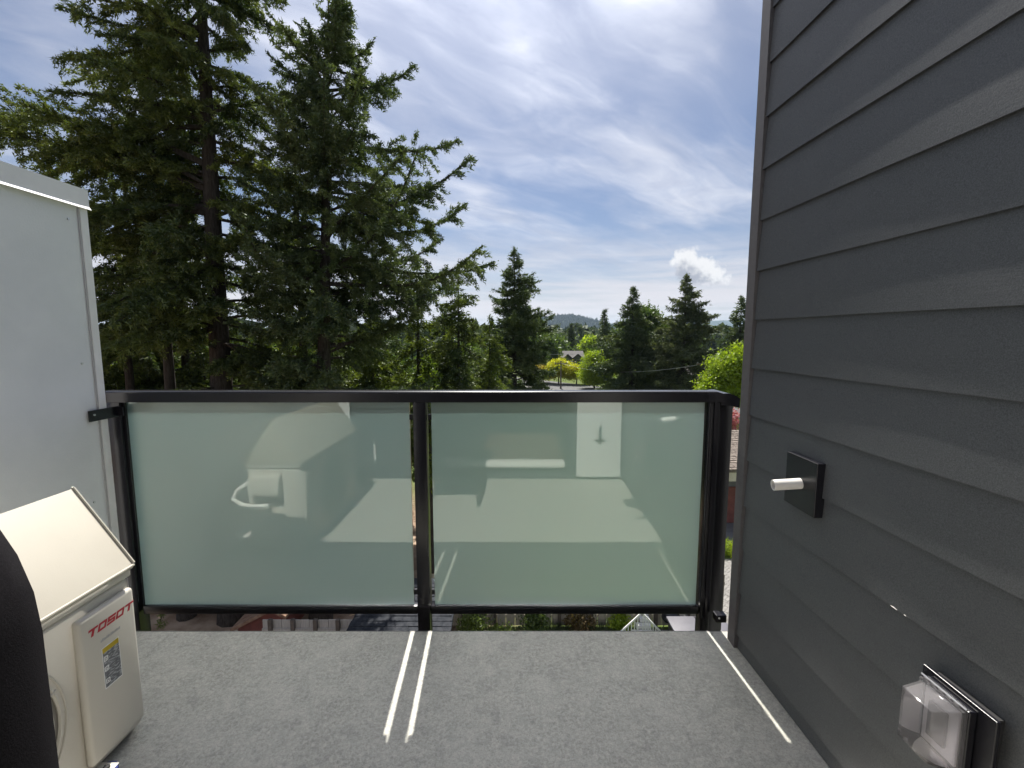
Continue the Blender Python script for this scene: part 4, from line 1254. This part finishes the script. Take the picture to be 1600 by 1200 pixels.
M_SHIN = mat('brown asphalt shingle', (0.11, 0.085, 0.07), 0.9, 0, (0.24, 0.20, 0.165), 9, 5, 0.7, 20)
M_SHINGREY = mat('grey asphalt shingle', (0.075, 0.07, 0.068), 0.9, 0, (0.11, 0.10, 0.096), 3, 5, 0.3, 12)
M_SHINDARK = mat('dark asphalt shingle', (0.028, 0.031, 0.037), 0.9, 0, (0.055, 0.058, 0.065), 7, 5, 0.6, 40, spec=0.08)
M_WALLG = mat('grey house wall', (0.17, 0.17, 0.18), 0.8, 0, (0.14, 0.14, 0.15), 2, 4)
M_CREAM = mat('cream fascia', (0.62, 0.57, 0.44), 0.7, 0, (0.57, 0.52, 0.40), 4, 4)
M_PANE = mat('window pane', (0.03, 0.035, 0.045), 0.12, 0, spec=0.8)
M_REDWOOD = mat('red brown paint', (0.22, 0.07, 0.055), 0.7, 0, (0.16, 0.055, 0.045), 5, 5)


def house(label, x0, x1, y, depth, zb, eave, ridge, m_wall, m_roof, dormers=(), over=0.6):
    o = empty('house', ((x0 + x1) / 2, y, zb), label, 'house')
    box('wall', m_wall, o, x0, x1, y, y + depth, zb, eave)
    ym = y + depth / 2
    t = 0.22
    rf = MB()
    rf.prism([(y - over, eave - 0.15), (ym, ridge), (y + depth + over, eave - 0.15), (y + depth + over, eave - 0.15 + t), (ym, ridge + t), (y - over, eave - 0.15 + t)], 'x', x0 - over, x1 + over)
    ro = rf.build('roof', m_roof, o)
    MB().prism([(y, eave), (ym, ridge - 0.05), (y + depth, eave)], 'x', x0 + 0.02, x0 + 0.2).build('gable', m_wall, o)
    MB().prism([(y, eave), (ym, ridge - 0.05), (y + depth, eave)], 'x', x1 - 0.2, x1 - 0.02).build('gable', m_wall, o)
    for (dx, w, hz) in dormers:
        d = MB()
        d.prism([(dx - w, eave - 0.3), (dx, hz), (dx + w, eave - 0.3), (dx + w, eave - 0.05), (dx, hz + 0.25), (dx - w, eave - 0.05)], 'y', y - over - 1.2, ym)
        d.build('dormer_roof', m_roof, o)
        MB().prism([(dx - w * .85, eave - 0.25), (dx, hz - 0.1), (dx + w * .85, eave - 0.25)], 'y', y - 1.0, y - 0.8).build('dormer_gable', m_wall, o)
        for k in (-1, 1):
            MB().tube([(dx + k * w * .8, y - 1.1, zb), (dx + k * w * .8, y - 1.1, eave - 0.2)], 0.10, 6).build('porch_post', M_PARTTRIM, o)
    n = max(2, int((x1 - x0) / 2.4))
    for i in range(n):
        cx = x0 + (i + 0.5) * (x1 - x0) / n
        wz = zb + 0.9
        wd = box('window', M_PARTTRIM, o, cx - 0.65, cx + 0.65, y - 0.05, y - 0.003, wz, min(wz + 1.3, eave - 0.25))
        box('pane', M_PANE, wd, cx - 0.55, cx + 0.55, y - 0.062, y - 0.052, wz + 0.1, min(wz + 1.2, eave - 0.35))
    return o


house('grey house with long hipped roof and two porch gables behind the yellow trees', 12.4, 21.5, 135, 10, GZ, -5.6, -3.7, M_WALLG, M_SHINGREY, [(16.6, 1.7, -4.4), (19.6, 1.9, -4.3)])
house('brown walled house with grey roof left of the two gabled house', 5.0, 11.6, 126, 9, GZ, -5.8, -4.0, mat('brown wall', (0.13, 0.09, 0.07), 0.85), M_SHINGREY)
house('low grey roofed house behind the ragged fir and lime tree', 24.5, 29.5, 66, 8, GZ, -5.3, -3.6, M_WALLG, M_SHINGREY)
house('tiny white building with flat bright front at the foot of the wooded hill', 47.5, 53.5, 300, 8, float(ground_h(np.array(50.), np.array(300.))), 1.3, 2.2, M_PARTTRIM, M_PARTTRIM)

# the near house seen in the slit between railing and wall
nh = empty('house', (13.5, 24, GZ), 'near house with brown shingles and red brown garage door, right of the railing post', 'house')
box('wall', M_WALLG, nh, 9.6, 17.0, 22.0, 29.0, GZ, -5.75)
box('fascia', M_CREAM, nh, 9.2, 17.4, 21.25, 21.36, -5.78, -5.18)
box('soffit', M_CREAM, nh, 9.2, 17.4, 21.37, 21.995, -5.75, -5.70)
rfn = MB().prism([(21.2, -5.19), (25.5, -4.15), (29.6, -5.19), (29.6, -5.32), (25.5, -4.28), (21.2, -5.32)], 'x', 9.2, 17.4).build('roof', M_SHIN, nh)
slope = math.atan2(1.04, 4.3)
for k in range(20):
    y0 = 21.2 + k * 0.215; z0 = -5.19 + k * 0.052
    for j in range(9):
        x0 = 10.2 + j * 0.5 + (0.25 if k % 2 else 0) ; 
        if x0 > 14.2: continue
        th = 0.028 + random.uniform(0, 0.018)
        MB().add([(x0 + .01, y0 - .01, z0 + th), (x0 + .48, y0 - .01, z0 + th), (x0 + .48, y0 + .23, z0 + .056 + 0.012), (x0 + .01, y0 + .23, z0 + .056 + 0.012), (x0 + .01, y0 - .01, z0 + .002), (x0 + .48, y0 - .01, z0 + .002)],
                 [(0, 1, 2, 3), (0, 4, 5, 1), (0, 3, 4), (1, 5, 2)]).build('shingle', M_SHIN, rfn)
gd = box('garage_door', M_REDWOOD, nh, 10.4, 13.2, 21.94, 21.995, GZ + 0.02, -6.3)
for k in range(4):
    box('door_panel', M_REDWOOD, gd, 10.45, 13.15, 21.915, 21.938, GZ + 0.06 + k * 0.46, GZ + 0.48 + k * 0.46)
strip('driveway', [(8.4, 19.3), (14.5, 19.3), (14.5, 21.9), (9.5, 21.9)], GZ + 0.03, mat('drive asphalt', (0.11, 0.11, 0.115), 0.9, 0, (0.14, 0.14, 0.14), 3, 5), 'grey driveway in front of the red garage door')
strip('lawn', [(15, 30.5), (30, 30.5), (34, 50), (19, 50)], GZ + 0.012, mat('lawn', (0.10, 0.16, 0.025), 0.95, 0, (0.16, 0.21, 0.04), 3, 6, spec=0.1), 'green lawn beyond the brown roofed house')
broadleaf('rhododendron', 'pink flowering bush above the brown shingle roof', (14.2, 30.6, GZ), [(14.2, 30.6, -5.0, 1.1, 0.9, 1.2), (14.9, 30.6, -4.6, 0.9, 0.8, 0.9)], 0.13, 5000, M_PINK, 91, cat='bush', trunk_r=0.07)
broadleaf('box_shrub', 'bright yellow green shrub at the end of the paved strip', (9.55, 18.75, GZ), [(9.3, 18.75, GZ + 0.25, 0.6, 0.35, 0.3), (10.0, 18.75, GZ + 0.25, 0.5, 0.35, 0.3)], 0.08, 2600, M_LIME, 92, cat='shrub', trunk_r=0.03)
# herringbone paving
pv = strip('paving', [(6.2, 12.2), (12.0, 12.2), (12.0, 18.25), (6.2, 18.25)], GZ + 0.015, mat('paving joint', (0.16, 0.155, 0.14), 0.95), 'pale block paving below the railing post')
M_PAVER = mat('concrete paver', (0.19, 0.182, 0.168), 0.9, 0, (0.26, 0.25, 0.232), 3.5, 6, 0.3, 40)
ps = MB()
for i in range(-18, 44):
    for j in range(-34, 26):
        # 45 degree herringbone of 0.24 x 0.12 blocks
        u, v = i * 0.12, j * 0.12
        k = (i - j) % 4
        if k == 0: a = (u, v, u + 0.24, v + 0.12)
        elif k == 2: a = (u, v - 0.12, u + 0.12, v + 0.12)
        else: continue
        cu, cv_ = (a[0] + a[2]) / 2, (a[1] + a[3]) / 2
        c45 = math.sqrt(.5)
        X, Y = 7.4 + (cu - cv_) * c45, 13.4 + (cu + cv_) * c45
        if not (6.4 < X < 10.4 and 12.9 < Y < 18.0): continue
        hu, hv = (a[2] - a[0]) / 2 - 0.006, (a[3] - a[1]) / 2 - 0.006
        zt = GZ + 0.05 + random.uniform(-0.004, 0.004)
        vs = []
        for zz in (GZ + 0.016, zt):
            for (su, sv) in ((-1, -1), (1, -1), (1, 1), (-1, 1)):
                du, dv = su * hu, sv * hv
                vs.append((X + (du - dv) * c45, Y + (du + dv) * c45, zz))
        ps.add(vs, [(4, 5, 6, 7), (0, 1, 5, 4), (1, 2, 6, 5), (2, 3, 7, 6), (3, 0, 4, 7)])
if ps.v:
    po = ps.build('paving_block', M_PAVER, pv); po['kind'] = 'stuff'

# utility poles and wires
M_POLE = mat('weathered pole', (0.16, 0.13, 0.105), 0.9, 0, (0.11, 0.09, 0.075), 6, 5)
def pole(label, x, y, ztop):
    o = empty('utility_pole', (x, y, GZ), label, 'pole', 'utility poles')
    MB().tube([(x, y, GZ - 0.1), (x, y, ztop)], [0.17, 0.11], 8).build('shaft', M_POLE, o, smooth=True)
    box('crossarm', M_POLE, o, x - 1.1, x + 1.1, y - 0.19, y - 0.10, ztop - 0.55, ztop - 0.42)
    for k in (-1.0, -0.4, 0.4, 1.0):
        MB().tube([(x + k, y - 0.145, ztop - 0.42), (x + k, y - 0.145, ztop - 0.27)], 0.05, 6).build('insulator', M_WALLG, o)
    return o
pole('slim utility pole among the yellow street trees', 8.75, 80, -3.2)
pole('utility pole left of the lime green tree', 19.0, 43.6, -1.0)
M_WIRE = mat('wire', (0.45, 0.45, 0.45), 0.5)
def wire(label, p, q, sag, r):
    p, q = Vector(p), Vector(q)
    pts = [p.lerp(q, t) - Vector((0, 0, sag * 4 * t * (1 - t))) for t in [i / 12 for i in range(13)]]
    tag(MB().tube(pts, r, 4).build('power_line', M_WIRE), label, 'wire', 'power lines')
wire('upper power line crossing in front of the columnar cypress', (-30, 116, -3.0), (26.5, 112, -3.1), 0.5, 0.05)
wire('lower power line passing the grey house front', (8.75, 80, -3.6), (19.0, 43.6, -1.4), 1.2, 0.02)
wire('top power line in front of the lime green tree', (19.0, 43.5, -2.3), (40, 36, -3.9), 0.2, 0.016)
wire('middle power line in front of the lime green tree', (19.0, 43.5, -2.5), (40, 36, -4.15), 0.25, 0.016)
wire('lowest power line in front of the lime green tree', (19.0, 43.5, -2.8), (40, 36, -4.5), 0.3, 0.014)

# ------------------------------------------------------------------ yards just below
M_FENCE = mat('weathered cedar boards', (0.46, 0.405, 0.33), 0.9, 0, (0.58, 0.525, 0.44), 5, 6, 0.4, 25, stretch=(6, 6, 0.7))
M_FENCEG = mat('grey weathered boards', (0.42, 0.39, 0.355), 0.9, 0, (0.52, 0.485, 0.44), 5, 6, 0.4, 25, stretch=(6, 6, 0.7))
def fence(label, x0, x1, y, zt, m, bw=0.30, post=1.9):
    o = empty('fence', ((x0 + x1) / 2, y, GZ), label, 'fence')
    x = x0; k = 0
    while x < x1 - 0.02:
        w = bw
        dz = random.uniform(-0.012, 0.012); dy = random.uniform(-0.006, 0.006)
        box('board', m, o, x + 0.006, min(x + w, x1) - 0.006, y + dy, y + dy + 0.022, GZ + 0.04, zt + dz)
        x += w
    x = x0 + 0.25
    while x < x1:
        box('post', M_POLE, o, x - 0.05, x + 0.05, y - 0.105, y - 0.012, GZ, zt + 0.05)
        x += post
    box('rail', m, o, x0, x1, y - 0.045, y - 0.008, zt - 0.32, zt - 0.23)
    box('rail', m, o, x0, x1, y + 0.032, y + 0.07, GZ + 0.3, GZ + 0.39)
    return o
fence('tan board fence behind the shrubs under the right pane', -2.9, 6.9, 13.78, -6.4, M_FENCE, 0.30, 1.05)
fence('grey weathered board fence under the left pane', -6.9, -4.05, 11.6, -6.50, M_FENCEG, 0.26, 0.62)
fence('grey board fence further left behind the thick trunks', -14.0, -8.9, 16.4, -6.7, M_FENCEG, 0.30, 1.8)

shed = empty('shed', (-3.4, 10.9, GZ), 'low shed with dark shingle roof under the left pane', 'shed')
box('wall', M_FENCEG, shed, -4.15, -1.9, 10.2, 12.3, GZ, -6.62)
rs = MB().add([(-4.50, 9.7, -6.62), (-1.6, 9.7, -6.62), (-1.6, 12.9, -6.02), (-4.12, 12.9, -6.02), (-4.50, 9.7, -6.70), (-1.6, 9.7, -6.70), (-1.6, 12.9, -6.10), (-4.12, 12.9, -6.10)],
              [(0, 1, 2, 3), (7, 6, 5, 4), (0, 4, 5, 1), (1, 5, 6, 2), (2, 6, 7, 3), (3, 7, 4, 0)]).build('roof', M_SHINDARK, shed)
for k in range(18):
    y0 = 9.7 + k * 0.175; z0 = -6.62 + k * 0.0328; xl = -4.50 + 0.38 * k / 18.3
    x = xl + (0.12 if k % 2 else 0.0)
    first = True
    while x < -1.65:
        w = random.choice([0.26, 0.30, 0.34]); x1_ = min(x + w, -1.6)
        th = 0.014 + random.uniform(0, 0.014)
        MB().add([(x + .004, y0 - .006, z0 + th), (x1_ - .004, y0 - .006, z0 + th), (x1_ - .004, y0 + .19, z0 + .0356 + 0.006), (x + .004, y0 + .19, z0 + .0356 + 0.006), (x + .004, y0 - .006, z0 + .001), (x1_ - .004, y0 - .006, z0 + .001)],
                 [(0, 1, 2, 3), (0, 4, 5, 1), (0, 3, 4), (1, 5, 2)]).build('shingle', M_SHINDARK, rs)
        x = x1_
MB().tube([(-3.75, 12.2, -6.16), (-3.75, 12.2, -5.7)], 0.02, 6).build('vent_pipe', M_BLACKMETAL, shed)
rsd = empty('garden_shed', (-7.9, 13.6, GZ), 'small red brown garden shed between the two thick trunks', 'shed')
box('wall', M_REDWOOD, rsd, -8.5, -7.1, 13.0, 14.4, GZ, -7.6)
MB().prism([(-8.62, -7.72), (-7.35, -7.05), (-6.9, -7.3), (-6.9, -7.2), (-7.35, -6.95), (-8.62, -7.62)], 'y', 12.8, 14.6).build('roof', mat('rusty roof', (0.20, 0.11, 0.07), 0.9, 0, (0.33, 0.22, 0.15), 6, 5), rsd)
MB().prism([(-8.5, -7.6), (-7.35, -7.08), (-7.1, -7.25), (-7.1, -7.6)], 'y', 13.0, 13.1).build('gable', M_REDWOOD, rsd)
tan = strip('yard', [(-16, 12.0), (-3.2, 12.0), (-3.2, 22), (-16, 22)], GZ + 0.01, mat('dry earth', (0.42, 0.32, 0.235), 0.95, 0, (0.20, 0.13, 0.085), 1.2, 6, 0.6, 20, spec=0.1), 'dry brown earth among the trunks')
GS = 'plants along the tan fence'
for i, (x, y, h, w, m_, lab) in enumerate([(-1.15, 13.2, 0.80, 0.48, M_SHRUB, 'light green shrub left along the tan fence, right of the middle post'), (-0.35, 13.0, 0.55, 0.40, M_SHRUB, 'smaller light green shrub beside the bigger one'),
                                           (0.75, 13.3, 0.85, 0.42, M_GREEN, 'dark green shrub in the middle of the tan fence'), (2.1, 13.3, 0.85, 0.45, M_RUST, 'reddish brown shrub right along the tan fence'), (3.45, 13.45, 0.7, 0.22, M_LIME, 'bright small shrub by the white stair railing')]):
    broadleaf('shrub', lab, (x, y, GZ), [(x, y, GZ + h * 0.62, w, w * 0.7, h * 0.42), (x - w * .4, y, GZ + h * 0.5, w * .6, w * .5, h * .35), (x + w * .5, y, GZ + h * 0.55, w * .6, w * .5, h * .38)], 0.07, 1500, m_, 700 + i, GS, trunk_r=0.025, cat='shrub')
# grass tufts at the fence foot
g_ = np.random.default_rng(5)
n = 3200
px = g_.uniform(1.2, 3.4, n); py = g_.uniform(13.1, 13.6, n)
tf = tri_object('grass_tufts', sprays(np.stack([px, py, np.full(n, GZ + 0.02)], 1), norm(g_.normal(0, 0.25, (n, 3)) + np.array([0, 0, 1.0])), 0.26, 0.02, g_), g_.uniform(0, 1, n), leaf_mat('blue grass', (0.06, 0.085, 0.05), (0.16, 0.19, 0.11), 0.3), None, (0, 0, 0))
tag(tf, 'bluish grass tufts at the foot of the tan fence', None, None, 'stuff')

st = empty('stair_railing', (3.95, 12.9, GZ), 'white painted stair railing with pickets below the right pane', 'stairs')
MW = mat('white paint', (0.78, 0.78, 0.78), 0.5)
for (xa, za, xb, zb_, yy) in [(3.96, -7.16, 3.20, -7.92, 12.9), (3.98, -7.16, 4.62, -7.84, 13.0)]:
    MB().tube([(xa, yy, za), (xb, yy, zb_)], 0.032, 4).build('handrail', MW, st)
    for k in range(1, 8):
        t = k / 8
        X = xa + (xb - xa) * t; Z = za + (zb_ - za) * t
        MB().box(X - 0.014, X + 0.014, yy - 0.012, yy + 0.012, max(GZ + 0.02, Z - 0.78), Z).build('picket', MW, st)
for k in range(5):
    box('tread', MW, st, 3.62 + k * 0.16, 4.42, 12.95 + k * 0.17, 13.12 + k * 0.17, GZ + 0.02 + k * 0.12, GZ + 0.12 + k * 0.12)
pt2 = strip('patio', [(4.4, 12.0), (6.15, 12.0), (6.15, 13.6), (4.4, 13.6)], GZ + 0.022, mat('dark patio', (0.10, 0.10, 0.105), 0.85, 0, (0.13, 0.13, 0.13), 5, 5), 'dark grey patio under the right end of the railing')
bq = empty('barbecue', (5.05, 13.35, GZ), 'black kettle style barbecue on the small patio', 'barbecue')
vs = []
bm = bmesh.new(); bmesh.ops.create_uvsphere(bm, u_segments=18, v_segments=10, radius=0.27)
bmesh.ops.scale(bm, vec=(1.1, 1.0, 0.75), verts=bm.verts); bmesh.ops.translate(bm, vec=(5.05, 13.35, GZ + 0.62), verts=bm.verts)
me = bpy.data.meshes.new('kettle'); bm.to_mesh(me); bm.free()
link('kettle', me, M_BLACKMETAL, bq, smooth=True)
for a in (0.3, 2.4, 4.5):
    MB().tube([(5.05 + .15 * math.cos(a), 13.35 + .15 * math.sin(a), GZ + 0.5), (5.05 + .28 * math.cos(a), 13.35 + .28 * math.sin(a), GZ + 0.02)], 0.014, 6).build('leg', M_STEEL, bq)
MB().tube([(4.97, 13.35, GZ + 0.82), (4.99, 13.35, GZ + 0.86), (5.11, 13.35, GZ + 0.86), (5.13, 13.35, GZ + 0.82)], 0.012, 6).build('handle', M_STEEL, bq)
box('side_shelf', M_STEEL, bq, 5.33, 5.62, 13.2, 13.5, GZ + 0.58, GZ + 0.61)
ht = empty('hot_tub', (5.8, 12.9, GZ), 'hot tub with a light grey folding lid under the right end of the railing', 'hot tub')
box('cabinet', mat('tub cabinet', (0.06, 0.055, 0.05), 0.7), ht, 4.85, 6.5, 12.25, 13.05, GZ + 0.022, GZ + 0.72, 0.03)
MC = mat('grey vinyl lid', (0.125, 0.122, 0.14), 0.6, 0, (0.11, 0.108, 0.125), 4, 4)
box('lid_half', MC, ht, 4.80, 5.66, 12.20, 13.10, GZ + 0.722, GZ + 0.82, 0.02)
box('lid_half', MC, ht, 5.68, 6.55, 12.20, 13.10, GZ + 0.722, GZ + 0.82, 0.02)

# ------------------------------------------------------------------ air between here and the hills
hz = bpy.data.materials.new('haze'); hz.use_nodes = True
hn_ = hz.node_tree.nodes; hn_.clear()
hv = hn_.new('ShaderNodeVolumePrincipled')
hv.inputs['Color'].default_value = (0.62, 0.80, 1.0, 1)
hv.inputs['Density'].default_value = 0.00007
hv.inputs['Anisotropy'].default_value = 0.2
ho = hn_.new('ShaderNodeOutputMaterial')
hz.node_tree.links.new(hv.outputs[0], ho.inputs['Volume'])
hb_ = MB().box(-13000, 13000, -9500, 13000, -60, 260).build('haze', hz)
tag(hb_, 'thin blue haze of the open air', kind='stuff')
